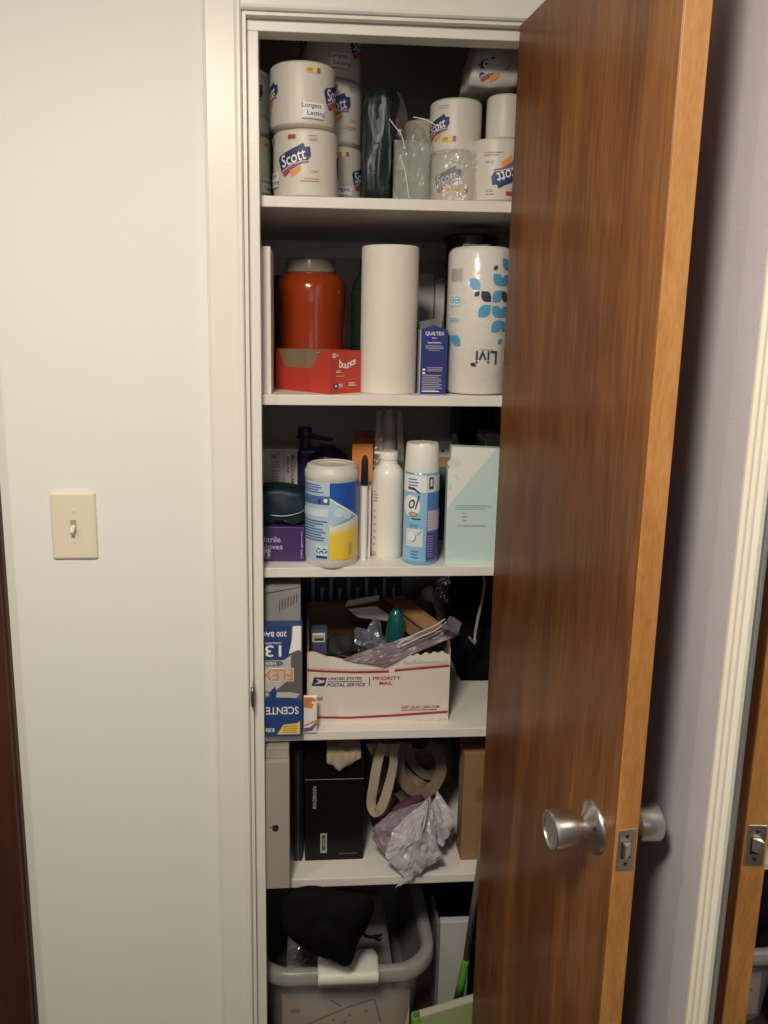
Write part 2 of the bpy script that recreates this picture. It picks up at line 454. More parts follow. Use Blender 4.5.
# knobs: rose, neck and drum on both faces
KX, KZ = L - .0580, .956
def knob(side):
    s = -1 if side < 0 else 1; base = 0 if s < 0 else .035
    prof = [(0, 0), (.0365, 0), (.0365, .0015), (.0345, .0045), (.027, .0085), (.019, .013), (.0150, .017), (.0148, .024), (.0165, .028), (.0215, .030), (.0245, .0315), (.0262, .040), (.0278, .062), (.0272, .0655), (.0255, .067), (.0235, .0665), (.0225, .0645), (0, .0635)]
    k = 1 if s < 0 else .92
    o = lathe('door_knob', [(r, z * k) for r, z in prof], steel, door, 64)
    o.location = (KX, base, KZ); o.rotation_euler = (math.radians(90) if s < 0 else math.radians(-90), 0, 0)
    scr = lathe('rose_screw', [(0, 0), (.0030, 0), (.0030, .0015), (.0016, .0021), (0, .0012)], [darkhole], o, 16, loc=(.022, .012 if s < 0 else -.012, .0098))
    return o
knob(-1); knob(1)
# latch plate on the edge
lp = box('latch_plate', -.0011, .0011, -.0128, .0128, -.031, .031, brass, door, bev=.001, seg=2, loc=(L + .0016, .0175, KZ + .004))
bm = bmesh.new()
vs = [bm.verts.new(p) for p in ((0, -.006, -.010), (0, .006, -.010), (0, .006, .010), (0, -.006, .010), (.010, -.006, -.009), (.002, .006, -.009), (.002, .006, .009), (.010, -.006, .009))]
for f in ((0, 1, 2, 3), (4, 5, 6, 7), (0, 1, 5, 4), (1, 2, 6, 5), (2, 3, 7, 6), (3, 0, 4, 7)): bm.faces.new([vs[i] for i in f])
b_ = fin('latch_bolt', bm, steel, lp); b_.location = (.001, 0, .002)
for zz in (.021, -.021): lathe('plate_screw', [(0, 0), (.0028, 0), (.0025, .0006), (0, .0002)], darkhole, lp, 16, loc=(.0012, 0, zz)).rotation_euler = (0, PI / 2, 0)
box('latch_hole', .0011, .0015, -.0075, .0075, -.0125, .0125, darkhole, lp)
for zz in (.30, 1.07, 1.85):
    h = box('hinge', -.003, .0015, .0345, .0362, zz - .04, zz + .04, brass, door)

# metal strike lip on the left jamb
sp = thing('strike_plate', 'small metal strike plate lip on the left door jamb', 'strike plate', (-.0205, -.040, at(254, 695, y=-.045).z))
box('plate', -.0004, .0012, -.012, .0098, -.030, .030, mat('tarnished_steel', (.30, .28, .27), .4, 1), sp, bev=.0004)
o = tube('curved_lip', [(-.0, -.0125, -.02), (-.001, -.0150, -.01), (-.001, -.0160, 0), (-.001, -.0150, .01), (0, -.0125, .02)], .0034, mat('tarnished_steel'), sp)

# ---------------------------------------------------------------- light switch
q0 = at(74, 526, y=-.048)
sw = thing('light_switch', 'cream toggle light switch plate on the white wall', 'light switch', (q0.x, -.045, q0.z))
bm = bmesh.new(); addbox(bm, -.0425, .0425, -.0065, 0, -.0650, .0650)
for v in bm.verts:
    if v.co.y < -.003: v.co.x *= .915; v.co.z *= .95
bmesh.ops.bevel(bm, geom=[e for e in bm.edges], offset=.0014, segments=3, affect='EDGES')
fin('cover_plate', bm, ivory, sp if False else sw)
box('toggle_slot', -.0055, .0055, -.0073, -.0062, -.0125, .0125, mat('slot_shadowed_plastic', (.40, .35, .25), .4), sw)
bm = bmesh.new(); addbox(bm, -.0042, .0042, -.018, 0, -.0045, .0045)
for v in bm.verts:
    if v.co.y < -.01: v.co.x *= .75; v.co.z *= .8
bmesh.ops.bevel(bm, geom=bm.edges[:], offset=.0008, segments=2, affect='EDGES')
tg = fin('toggle', bm, ivory, sw); tg.location = (0, -.0055, 0); tg.rotation_euler.x = math.radians(32)
for zz in (.030, -.030):
    lathe('cover_screw', [(0, 0), (.0034, 0), (.003, .0012), (0, .0016)], ivory, sw, 20, loc=(0, -.0064, zz)).rotation_euler = (PI / 2, 0, 0)

# ---------------------------------------------------------------- mirror on the right wall
MX = .610
mr = thing('wall_mirror', 'tall mirror with a cream fluted frame on the right wall', 'mirror', (.62, -.84, .30))
y0, y1, z0, z1 = -.6186, -1.10, 0, 1.60; fw = .036
prof = [(0, 0), (-.016, 0), (-.020, .003), (-.020, .007), (-.0165, .009), (-.0165, .014), (-.0195, .0165), (-.0195, .0205), (-.0165, .0225), (-.0165, .027), (-.0185, .029), (-.0185, .033), (-.013, .036), (0, .036)]
def rail(name, a, b, inward):
    """mitred rail from corner a to b (y,z on the wall), the profile running inwards"""
    vs, n = [], len(prof); a = Vector(a); b = Vector(b); d = (b - a).normalized(); iv = Vector(inward)
    for (p, s) in ((a, 1), (b, -1)):
        for (px_, w_) in prof: q = p + iv * w_ + d * (w_ * s); vs.append((px_, q.x + .84, q.y))
    fs = [(i, (i + 1) % n, n + (i + 1) % n, n + i) for i in range(n)] + [tuple(range(n))[::-1], tuple(range(n, 2 * n))]
    bm = bmesh.new(); bv = [bm.verts.new(v) for v in vs]
    for f in fs: bm.faces.new([bv[i] for i in f])
    return fin(name, bm, framep, mr)
rail('frame_rail', (y0, z0), (y0, z1), (-1, 0)); rail('frame_rail', (y1, z0), (y1, z1), (1, 0))
rail('frame_rail', (y0, z0), (y1, z0), (0, 1)); rail('frame_rail', (y0, z1), (y1, z1), (0, -1))
ym0, ym1 = y0 - .0385 + .84, y1 + .0385 + .84
box('mirror_glass', -.010, -.006, ym1, ym0 - .010, .0385, z1 - .0385, mirrorm, mr)
box('bevel_strip', -.0125, -.006, ym0 - .010, ym0 - .0005, .0385, z1 - .0385, mirrorside, mr, bev=.001)
box('backing', -.006, 0, ym1 - .003, ym0 + .003, .030, z1 - .030, blackm, mr)

# ================================================================ SHELF 1 : toilet rolls
def scott(L, u, v, k=1, a=14):
    L.at(u, v, a, k)
    L.poly([(-.025, -.012), (-.026, .008), (-.021, .0125), (-.012, .0125), (.012, .0145), (.021, .0165), (.022, .010), (.029, .0085), (.027, -.004), (.020, -.0095), (-.02, -.0155)], navy)
    L.poly([(-.024, -.0105), (-.004, -.0065), (.012, -.0075), (.022, -.0105), (.021, -.0128), (.010, -.011), (-.004, -.0115), (-.023, -.0155)], plum)
    L.poly([(-.023, -.0102), (-.004, -.0062), (.012, -.0070), (.021, -.0095), (.021, -.0102), (.012, -.0080), (-.004, -.0072), (-.0235, -.0112)], white)
    L.poly([(-.024, -.0160), (-.010, -.0125), (-.010, -.0165), (-.020, -.0200)], redp)
    L.poly([(-.010, -.0150), (.008, -.0125), (.0075, -.0185), (.002, -.021), (-.010, -.0250)], orangep)
    L.text('Scott', -.021, .019, -.0065, .0105, white, slant=.12)
    L.at()
def longest(L, u, v, k=1):
    k *= 1.45; L.at(u, v, 0, k); L.rect(-.014, .016, -.0098, .0082, white)
    L.text('Longest', -.0145, .0115, .0004, .0075, navy); L.text('Lasting', -.008, .0165, -.0085, -.0015, navy)
    L.rect(-.0145, .014, -.0118, -.0108, plum); L.at()
def badge(L, u, v, k=1, c=None):
    k *= 1.35; L.at(u, v, 0, k); L.rect(-.008, .008, -.0035, .0035, c or yellowp); L.rect(.0082, .013, -.0035, .0035, plum)
    L.text('1000', -.0065, .0015, -.0022, .0022, navy); L.at()

def roll(label, x, y, z, r=.0595, h=.1225, spin=0, kind='scott', flip=False, tilt=(0, 0), group='wrapped toilet rolls on the top shelf', rm=None):
    t = thing('toilet_roll', label, 'toilet roll', (x, y, z), 0, group)
    b = .007
    prof = [(0, .004), (.018, .003), (.020, .0005), (r - b * 1.6, 0), (r - b * .6, b * .25), (r - b * .1, b * .8), (r, b * 1.6), (r * 1.004, h * .5), (r, h - b * 1.6), (r - b * .1, h - b * .8), (r - b * .6, h - b * .25), (r - b * 1.6, h), (.020, h - .0005), (.018, h - .003), (0, h - .008)]
    lathe('wrapped_roll', prof, rm or wrapw, t, 80)
    Lb = Lab()
    if kind == 'scott':
        scott(Lb, -.024, h * .56, 1.25, 17); Lb.rect(-.034, -.019, h - .020, h - .0125, redp); Lb.text('super size', .004, .020, h - .016, h - .013, navy)
        Lb.lines(.006, .022, h - .024, h - .018, 2, greyp); Lb.rect(-.003, .025, h * .27, h * .285, orangep); Lb.rect(-.010, .025, h * .235, h * .25, greyp)
        Lb.ring(.010, h * .38, .003, greyp, wrapw, .3); Lb.lines(.0145, .022, h * .365, h * .395, 2, greyp)
        scott(Lb, .105, h * .57, 1.2); longest(Lb, -.080, h * .30); badge(Lb, -.092, h - .017)
    elif kind == 'longest':
        longest(Lb, .022, h * .26); badge(Lb, .018, h - .018)
        scott(Lb, .076, h * .54, 1.2); longest(Lb, -.105, h * .24)
        scott(Lb, -.075, h * .52)
    elif kind == 'small':
        scott(Lb, -.008, h * .48, 1.05); Lb.lines(-.002, .020, h - .022, h - .014, 2, greyp)
        badge(Lb, .016, h * .24)
    if kind:
        ang = facing(x, y) + spin
        f = cyl(r * 1.004 + .0001, ang)
        if flip: g = lambda u, v, d: f(-u, h - v, d)
        else: g = f
        Lb.wrap('printed_wrapper', g, t, step=.004)
    t.rotation_euler.x, t.rotation_euler.y = tilt
    return t

R0 = .0595
# front left column
roll('white wrapped toilet roll, lower of the two at the front left of the top shelf', 0.0825, .080, S1, r=.0615, h=.1235, spin=0, kind='scott')
roll('white wrapped toilet roll with blank side forward, upper of the front left pair', 0.0765, .079, S1 + .1245, r=.0615, h=.114, spin=-2, kind='longest')
# far left column behind the jamb
roll('wrapped toilet roll half hidden by the left jamb, lower one', -.045, .115, S1, spin=42, kind='longest')
roll('wrapped toilet roll half hidden by the left jamb, upper one', -.045, .115, S1 + .123, spin=38, kind='scott', h=.115)
# rear column
xr = at(334, 150, y=.15).x
roll('wrapped toilet roll with yellow tab, lowest in the rear column', xr, .205, S1, spin=-2, kind='longest')
roll('wrapped toilet roll with dim blue logo, middle of the rear column', xr - .002, .203, S1 + .123, spin=28, kind='scott')
roll('wrapped toilet roll cut by the door head, topmost of the rear column', xr - .006, .20, S1 + .246, spin=-4, kind='longest')
# right hand rolls
roll('wrapped toilet roll with angled logo standing on the crinkled one', 0.3735, .105, S1 + .0955, r=.050, h=.100, spin=-36, kind='small')
roll('toilet roll inside crinkled clear plastic at the shelf front', .376, .084, S1, r=.050, h=.094, spin=-14, kind='small')
roll('upside down wrapped toilet roll against the open door, top shelf', .462, .072, S1, r=.0595, h=.122, spin=-12, kind='scott', flip=True) if False else None
rj = roll('upside down wrapped toilet roll beside the open wooden door', .4475, .064, S1, r=.0515, h=.117, spin=2, kind='scott', flip=True)
roll('plain pale roll standing above the upside down roll', 0.4635, .080, S1 + .118, r=.0345, h=.085, kind=None, group='loose rolls at the right of the top shelf')
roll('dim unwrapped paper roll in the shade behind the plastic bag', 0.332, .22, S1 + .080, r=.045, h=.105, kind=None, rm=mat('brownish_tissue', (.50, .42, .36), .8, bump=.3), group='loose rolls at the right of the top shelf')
box_ = thing('cardboard_box', 'low brown box under the dim roll at the back of the top shelf', 'box', (.332, .22, S1))
box('carton', -.05, .05, -.05, .05, 0, .0795, card_d, box_, bev=.001)
# pack leaning at the top right
pz = at(500, 95, y=.12).z
pk = thing('toilet_paper_pack', 'soft toilet paper pack tilted high at the top right corner', 'toilet paper pack', (.452, .135, max(pz, S1 + .2035)))
bm = bmesh.new(); bmesh.ops.create_cube(bm, size=1); bmesh.ops.subdivide_edges(bm, edges=bm.edges[:], cuts=8, use_grid_fill=True)
for v in bm.verts:
    p = v.co.copy(); n_ = p.normalized() * .58; q = p * .62 + n_ * .38
    v.co = Vector((q.x * .105, q.y * .125, q.z * .130 + .065)) + Vector((1, 1, .4)) * .005 * noise.noise(p * 6)
    v.co.x += (v.co.z - .06) * .26
    v.co.z = max(v.co.z, .0)
fin('pack_body', bm, mat('pack_film', (.62, .57, .53), .35, bump=.5, bscale=30), pk, smooth=True)
Lb = Lab(); scott(Lb, -.006, .040, 1.2, 18); Lb.wrap('printed_logo', lambda u, v, d: (u + (v - .06) * .26, -.0635 + u * u * 2 + (v - .06) ** 2 * 2 - d, v), pk, step=.008, lift=.001)

# green pack and clear bag
gp = thing('green_package', 'dark green plastic package between the toilet rolls and clear bag', 'package', (at(378, 195, y=.09).x - .002, .12, S1))
gm = mat('green_plastic', (.006, .017, .012), .4, coat=.0, bump=.9, bscale=35)
bm = bmesh.new(); bmesh.ops.create_cube(bm, size=1); bmesh.ops.subdivide_edges(bm, edges=bm.edges[:], cuts=9, use_grid_fill=True)
for v in bm.verts:
    p = v.co.copy(); q = p * .75 + p.normalized() * .14
    v.co = Vector((q.x * .050, q.y * .12, q.z * .21 + .107)) + Vector((.8, 1, .3)) * .007 * noise.noise(p * 5)
    v.co.z = max(0, v.co.z)
fin('package_body', bm, gm, gp, smooth=True)
Lb = Lab(); Lb.circ(-.004, .150, .013, mat('pale_green_print', (.13, .16, .15), .4), .042); Lb.circ(-.004, .148, .008, mat('mauve_print', (.07, .07, .11), .4), .025)
Lb.lines(-.018, .016, .045, .060, 3, gm); Lb.wrap('printed_label', lambda u, v, d: (u, -.060 + (abs(v - .11) ** 2) * .9 - d, v), gp, lift=.002)
gb = thing('grey_box', 'small plain grey green box inside the clear plastic, top shelf', 'box', (at(411, 195, y=.10).x, .14, S1))
box('carton', -.036, .036, -.04, .05, 0, at(411, 140, y=.10).z - S1, mat('grey_green_card', (.36, .41, .37), .6), gb, bev=.0012)
cb = thing('plastic_bag', 'crinkled clear plastic bag draped over the small grey box', 'plastic bag', (.256, .055, S1))
def crinkle(name, parent, c, r, seed, m=clearf):
    bm = bmesh.new(); bmesh.ops.create_icosphere(bm, subdivisions=4, radius=1)
    for v in bm.verts:
        d = v.co.copy(); p = Vector((d.x * r[0], d.y * r[1], d.z * r[2]))
        k = 1 + .22 * noise.noise(d * 2.3 + Vector((seed, 0, 0))) + .16 * noise.noise(d * 6 + Vector((0, seed, 0)))
        p *= k; p.z = max(p.z, -c[2] + .001); v.co = p
    return fin(name, bm, m, parent, smooth=False, loc=c)
crinkle('bag_film', cb, (.036, .045, .072), (.042, .055, .075), 3, film('bag_film', (.35, .36, .33), .16, .045, .3, 30))
sheet('bag_mouth', [(.0, .02, .12), (.03, .03, .10), (.035, .05, .155), (.0, .04, .205)], film('bag_film'), cb, 12, 12, .016, 30, 5, t=0)
tube('film_crease', spline([(-.018, -.003, .150), (-.008, -.012, .135), (.004, -.014, .12), (.010, -.017, .10)], 6), .0008, mat('film_glint', (.85, .87, .87), .15), cb, 6)
tube('film_crease', spline([(.004, -.024, .075), (.012, -.028, .05), (.018, -.022, .02), (.021, -.020, .006)], 6), .0008, mat('film_glint'), cb, 6)
tube('film_crease', spline([(.028, -.0, .155), (.05, -.006, .150), (.07, -.008, .140), (.085, -.008, .139)], 6), .0009, mat('film_glint'), cb, 6)
cw = thing('plastic_wrap', 'crinkled clear wrap loosely around the low front toilet roll', 'plastic wrap', (.376, .084, S1))
bm = bmesh.new()
vs = []
for j in range(13):
    for i in range(48):
        a = 2 * PI * i / 48; z = .094 * j / 12
        rr = .0560 + .006 * noise.noise(Vector((math.cos(a) * 3, math.sin(a) * 3, z * 45))) + .003 * noise.noise(Vector((math.cos(a) * 8, math.sin(a) * 8, z * 110)))
        if j == 12: rr *= .93
        vs.append(bm.verts.new((rr * math.cos(a), rr * math.sin(a), z + .0005)))
for j in range(12):
    for i in range(48): bm.faces.new((vs[j * 48 + i], vs[j * 48 + (i + 1) % 48], vs[(j + 1) * 48 + (i + 1) % 48], vs[(j + 1) * 48 + i]))
fin('wrap_film', bm, film('wrap_film', (.62, .58, .54), .32, .10, .25, 70), cw)

# ================================================================ SHELF 2
def W(px, py, y, z=None):
    p = at(px, py, y=y); return p
def carton(name, label, cat, px0, px1, pyt, y, dz, dy, m, z0=None, group=None, bev=.0012, rz=0, part='carton'):
    """box thing whose front face spans px0..px1 at depth y, its top at photo row pyt"""
    pm = (pyt + 30); a = at(px0, pyt + 20, y=y).x; b = at(px1, pyt + 20, y=y).x; h = at((px0 + px1) / 2, pyt, y=y).z - z0
    t = thing(name, label, cat, ((a + b) / 2, y, z0), rz, group)
    o = box(part, -(b - a) / 2, (b - a) / 2, 0, dy, 0, h, m, t, bev=bev)
    return t, (b - a), h

t, w_, h_ = carton('white_box', 'tall plain white box at the left end behind the jamb, second shelf', 'box', 240, 270.5, 246, .02, 0, .16, whitecard, S2)
t = thing('book', 'dark blue book spine standing in shade behind the red box', 'book', (at(277, 300, y=.36).x, .36, S2))
box('cover', -.018, .018, 0, .17, 0, at(275, 275, y=.36).z - S2, mat('dark_blue_cover', (.03, .06, .13), .5), t, bev=.002)
box('page_block', -.014, .014, .002, .168, .002, at(275, 275, y=.36).z - S2 + .001, mat('page_paper', (.5, .48, .42), .8), t)
# orange jar with grey screw lid
jy = .265; jc = at(311, 300, y=jy).x; jz = lambda py: at(311, py, y=jy).z - S2; k = (1.5 + jy) / FPX
jr = 33.5 * k * 1.01
t = thing('plastic_jar', 'large orange red plastic jar with a grey screw lid', 'jar', (jc, jy, S2))
zt = jz(273)
lathe('jar_body', [(0, 0), (jr * .93, 0), (jr * .98, .008), (jr, .02), (jr * .97, zt * .35), (jr * .97, zt * .65), (jr, zt * .72), (jr, zt * .86), (jr * .96, zt * .92), (jr * .86, zt * .97), (jr * .70, zt), (0, zt)], mat('orange_jar_plastic', (.34, .043, .008), .17, coat=.6), t, 80)
zl = jz(259.5); lr = jr * .70
lathe('jar_lid', [(0, zt), (lr * 1.02, zt), (lr * 1.04, zt + .004), (lr, zt + .008), (lr * .97, zl - .004), (lr * .9, zl), (0, zl)], mat('grey_lid_plastic', (.26, .24, .20), .25, bump=.3, bscale=70), t, 80)
# red dryer sheet box, corner towards the viewer
cn = at(330, 395, z=S2); cn = Vector((cn.x, .013, 0))
h2 = at(331, 351, y=.013).z - S2; A = math.radians(40)
t = thing('dryer_sheet_box', 'open red box of dryer sheets with white curvy lettering', 'box', (cn.x, cn.y, S2), A)
redc = mat('red_carton', (.50, .050, .030), .42, bump=.05, bscale=60); inner = mat('tan_carton_inside', (.30, .22, .14), .8)
wf, lf = .082, .168   # local: +x along the short end face, +y along the long face
bm = bmesh.new()
def plate(pts, m, th=(0, 0, 0)):
    vs = [bm.verts.new(p) for p in pts] ; f = bm.faces.new(vs); f.material_index = m
plate([(0, 0, 0), (wf, 0, 0), (wf, 0, h2), (0, 0, h2)], 0)                                  # end face
plate([(0, 0, 0), (0, lf, 0), (0, lf, h2), (0, lf * .96, h2), (0, lf * .82, h2 * .57), (0, lf * .34, h2 * .57), (0, lf * .16, h2), (0, 0, h2)], 0)   # long face with the torn opening
plate([(wf, 0, 0), (wf, lf, 0), (wf, lf, h2), (wf, 0, h2)], 0)
plate([(0, lf, 0), (wf, lf, 0), (wf, lf, h2), (0, lf, h2)], 0)
plate([(0, 0, 0), (wf, 0, 0), (wf, lf, 0), (0, lf, 0)], 0)
plate([(0, 0, h2), (wf, 0, h2), (wf, lf * .16, h2), (0, lf * .16, h2)], 0)
bmesh.ops.remove_doubles(bm, verts=bm.verts[:], dist=1e-5)
o = fin('carton', bm, [redc, inner], t); md = o.modifiers.new('card', 'SOLIDIFY'); md.thickness = .0012; md.offset = -1; md.use_rim = True
box('inner_wall', wf - .0042, wf - .0024, .003, lf - .003, .002, h2 - .002, inner, t); box('inner_wall', .003, wf - .005, lf - .0042, lf - .0024, .002, h2 - .002, inner, t)
sheet('paper_sheets', [(.006, .012, h2 * .45), (wf - .008, .012, h2 * .45), (wf - .008, lf - .01, h2 * .42), (.006, lf - .01, h2 * .42)], mat('dryer_sheets', (.42, .38, .33), .9), t, 8, 8, .006, 30)
sheet('torn_flap', [(.004, .004, h2 - .002), (.004, .045, h2 - .004), (.03, .040, h2 - .030), (.03, .004, h2 - .028)], mat('dryer_sheets'), t, 6, 6, .003, 30)
Lb = Lab(); hm = h2
for ch, u, v, a in (('b', .028, .055, -4), ('o', .036, .0535, 0), ('u', .0435, .053, 3), ('n', .0505, .0555, 6), ('c', .0575, .0585, 10), ('e', .0640, .0605, 12)):
    Lb.at(u, v, a); Lb.text(ch, -.0042, .0042, -.004 if ch != 'b' else -.0045, .0055 if ch != 'b' else .012, white)
Lb.at(); Lb.rect(.006, .013, .070, .078, white); Lb.rect(.008, .011, .072, .076, redc); Lb.lines(.015, .024, .0725, .0765, 2, white)
Lb.lines(.015, .030, .041, .046, 2, white); Lb.lines(.015, .043, .032, .037, 1, orangep)
Lb.circ(.015, .015, .0055, navy); Lb.circ(.015, .0155, .0022, white); Lb.lines(.022, .034, .012, .020, 3, white); Lb.lines(.048, .070, .014, .022, 3, white)
Lb.wrap('printed_end', front(0), t)
# paper towel roll
def towel(label, px0, px1, pyt, y, spin=0):
    a, b = at(px0, 320, y=y).x, at(px1, 320, y=y).x; r = (b - a) / 2; h = at((px0 + px1) / 2, pyt, y=y).z - S2
    return thing('paper_towel_roll', label, 'paper towel roll', ((a + b) / 2, y, S2), 0), r, h
t, r, h = towel('plain unwrapped white paper towel roll standing on end', 361, 417, 247, .075)
lathe('towel_cylinder', [(.021, .0005), (.021, 0), (r - .002, 0), (r, .002), (r, h - .002), (r - .002, h), (.021, h), (.021, .0005)], tissue, t, 90)
lathe('cardboard_core', [(.0195, .001), (.0208, .001), (.0208, h - .001), (.0195, h - .001), (.0195, .001)], card, t, 40)
# Livi wrapped roll, label upside down
t, r, h = towel('plastic wrapped paper towel roll with blue petals, printed upside down', 447, 509, 248.5, .078)
wm = mat('glossy_film_white', (.74, .71, .65), .3, coat=.25, bump=1.0, bscale=45)
lathe('wrapped_roll', [(0, .004), (.02, .002), (r - .012, 0), (r - .004, .003), (r, .010), (r * 1.005, h * .5), (r, h - .012), (r - .003, h - .005), (r - .010, h), (.02, h - .001), (0, h - .01)], wm, t, 96)
blue = mat('petal_blue', (.10, .36, .56), .3); lblue = mat('light_petal_blue', (.20, .50, .72), .3); charc = mat('petal_charcoal', (.05, .055, .08), .3)
pgrey = mat('pale_grey_print', (.52, .50, .48), .4)
Lb = Lab()
K = (1.5 + .015) / FPX
def petal(cx, cy, s, flip, m, sv=None):
    sv = sv or s; n = 7; pts = []
    # leaf: two sharp opposite corners, the others rounded
    pts.append((-s, -sv))
    pts += [(s - s * 1.1 * (1 - math.sin(i / n * PI / 2)), -sv + sv * 1.1 * (1 - math.cos(i / n * PI / 2))) for i in range(n + 1)]
    pts.append((s, sv))
    pts += [(-s + s * 1.1 * (1 - math.sin(i / n * PI / 2)), sv - sv * 1.1 * (1 - math.cos(i / n * PI / 2))) for i in range(n + 1)]
    if flip: pts = [(-a_, b_) for a_, b_ in pts]
    Lb.poly([(cx + a_, cy + b_) for a_, b_ in pts], m)
def UV(px, py):
    x = (px - 478) * K; x = max(-r * .97, min(r * .97, x))
    return r * math.asin(x / r), at(478, py, y=.018).z - S2
for px_, py_, s, fl, m in ((473.5, 284, .0105, True, lblue), (476, 294, .0048, False, charc), (485, 296.5, .0098, True, charc), (484, 311, .0118, False, blue),
                           (496.2, 279.5, .0112, True, blue), (496.2, 296, .0112, False, blue), (496.2, 311.5, .0112, True, blue), (502.8, 279.5, .0080, False, blue),
                           (502.8, 296, .0080, True, charc), (502.8, 311.5, .0080, False, blue), (496.2, 326, .0112, False, blue), (502.8, 326, .0080, True, blue),
                           (502.6, 263, .0090, True, blue), (493, 267.5, .0042, False, charc), (457, 341, .0105, True, blue), (450, 341, .0100, False, lblue),
                           (500, 341, .0050, False, blue)):
    u, v = UV(px_, py_); petal(u, v, s, fl, m, max(s, .0100) if s > .007 else s)
u, v = UV(455, 274); Lb.lines(u - .014, u + .016, v - .013, v + .013, 9, greyp, .1, True)
u, v = UV(455, 300); Lb.rect(u - .018, u + .014, v - .011, v + .010, mat('pale_cyan', (.68, .80, .82), .4))
for du in (-.010, .005): Lb.ring(u + du, v, .0068, blue, mat('pale_cyan'), .25); Lb.rect(u + du - .004, u + du + .004, v - .001, v + .001, blue)
u, v = UV(456, 320); Lb.lines(u - .018, u + .012, v - .005, v + .005, 3, mat('faint_blue', (.55, .65, .74), .4))
u0, v0 = UV(477, 364); u1, v1 = UV(497.5, 350.5)
Lb.text('Livi', u0, u1, v0, v1, charc, vert=2)
Lb.lines(u0 + .006, u1, v1 + .001, v1 + .004, 1, pgrey); u, v = UV(475, 364.5); petal(u, v, .005, True, charc, .0035)
Lb.wrap('printed_wrapper', cyl(r * 1.005 + .0002, facing(t.location.x, t.location.y)), t, step=.003)
sheet('film_ear', [(-.045, -.03, h - .004), (.0, -.045, h - .002), (.01, -.035, h + .004), (-.04, -.02, h + .006)], film('wrap_film'), t, 8, 6, .003, 40, t=0)
# dark bowl upside down on something behind
by = .20; bc = at(500, 240, y=by).x
t = thing('dark_pot', 'black pot with flat lid barely showing above the petal printed roll', 'pot', (.432, by, S2))
zt = min(at(490, 236, y=by).z - S2, .325)
lathe('pot_body', [(0, 0), (.045, 0), (.050, .01), (.052, zt - .02), (.056, zt - .012), (0, zt - .012)], blackm, t, 48)
lathe('pot_lid', [(0, zt - .012), (.058, zt - .012), (.059, zt - .006), (.052, zt - .001), (0, zt)], blackm, t, 48)
# blue carton with gable top
ys = .035
a, b = at(419.5, 360, y=ys).x, at(447, 360, y=ys).x; hb = at(433, 325, y=ys).z - S2; w_ = b - a
t = thing('blue_carton', 'navy blue carton with a gable top and rows of small print', 'carton', ((a + b) / 2, ys, S2), math.radians(-3))
bluec = mat('navy_carton', (.025, .035, .20), .35); gtop = mat('carton_flap_grey', (.16, .17, .18), .5)
dpt = .07
vs = [(-w_ / 2, 0, 0), (w_ / 2, 0, 0), (w_ / 2, 0, hb * .93), (0, 0, hb), (-w_ / 2, 0, hb * .93), (-w_ / 2, dpt, 0), (w_ / 2, dpt, 0), (w_ / 2, dpt, hb * .93), (0, dpt, hb), (-w_ / 2, dpt, hb * .93)]
obj('carton_body', vs, [(0, 1, 2, 3, 4), (9, 8, 7, 6, 5), (0, 5, 6, 1), (1, 6, 7, 2), (5, 0, 4, 9), (2, 7, 8, 3), (3, 8, 9, 4)], [bluec, gtop, mat('carton_side_pale', (.42, .42, .48), .5)], t, midx=[0, 0, 0, 0, 2, 1, 1])
sheet('torn_flap', [(-w_ / 2, .004, hb * .94), (w_ * .2, .004, hb * 1.0), (w_ * .1, .03, hb * 1.10), (-w_ / 2, .03, hb * 1.05)], gtop, t, 6, 5, .004, 40, 2)
Lb = Lab(); Lb.rect(-w_ / 2, -w_ / 2 + .0022, 0, hb * .93, mat('carton_side_pale'))
Lb.text('QUILTEX', -.0165, .020, hb * .845, hb * .905, white); Lb.text('Blue', -.003, .006, hb * .805, hb * .825, white); Lb.text('Ingredients', -.012, .015, hb * .73, hb * .765, white)
Lb.lines(-.016, .020, hb * .655, hb * .715, 3, greyp, .2); Lb.lines(-.010, .014, hb * .63, hb * .65, 1, greyp)
Lb.circ(-.018, hb * .36, .003, white, .002); Lb.circ(-.018, hb * .31, .003, white, .002)
Lb.lines(-.012, .022, hb * .33, hb * .40, 3, greyp, .25); Lb.lines(-.021, .022, hb * .05, hb * .29, 9, greyp, .35); Lb.lines(-.021, .020, hb * .03, hb * .06, 1, white)
Lb.wrap('printed_label', front(0), t)
# boxes at the back
t, w_, h_ = carton('white_box', 'narrow grey white box standing behind the navy carton', 'box', 414, 434, 274, .35, 0, .15, greycard, S2)
t, w_, h_ = carton('white_box', 'second narrow box at the back, with a blue grey picture', 'box', 435.5, 452, 278, .34, 0, .15, mat('pale_grey_card', (.65, .63, .58), .6), S2)
Lb = Lab(); Lb.circ(.008, h_ * .35, .013, mat('blue_grey_picture', (.13, .17, .22), .5), h_ * .38); Lb.wrap('picture', front(0), t, clip=(-w_ / 2, w_ / 2, 0, h_))
# dark bottle peeping behind the towel roll
by = .25; t = thing('dark_bottle', 'dark green bottle mostly hidden behind the plain paper towel roll', 'bottle', (at(366, 320, y=by).x, by, S2))
zt = at(358, 268, y=by).z - S2
lathe('bottle_body', [(0, 0), (.032, 0), (.034, .006), (.034, zt * .78), (.030, zt * .87), (.018, zt * .95), (.013, zt), (0, zt)], mat('dark_green_glass', (.012, .03, .022), .15), t, 48)
lathe('bottle_cap', [(0, zt), (.015, zt), (.015, zt + .018), (.013, zt + .02), (0, zt + .02)], blackm, t, 32)

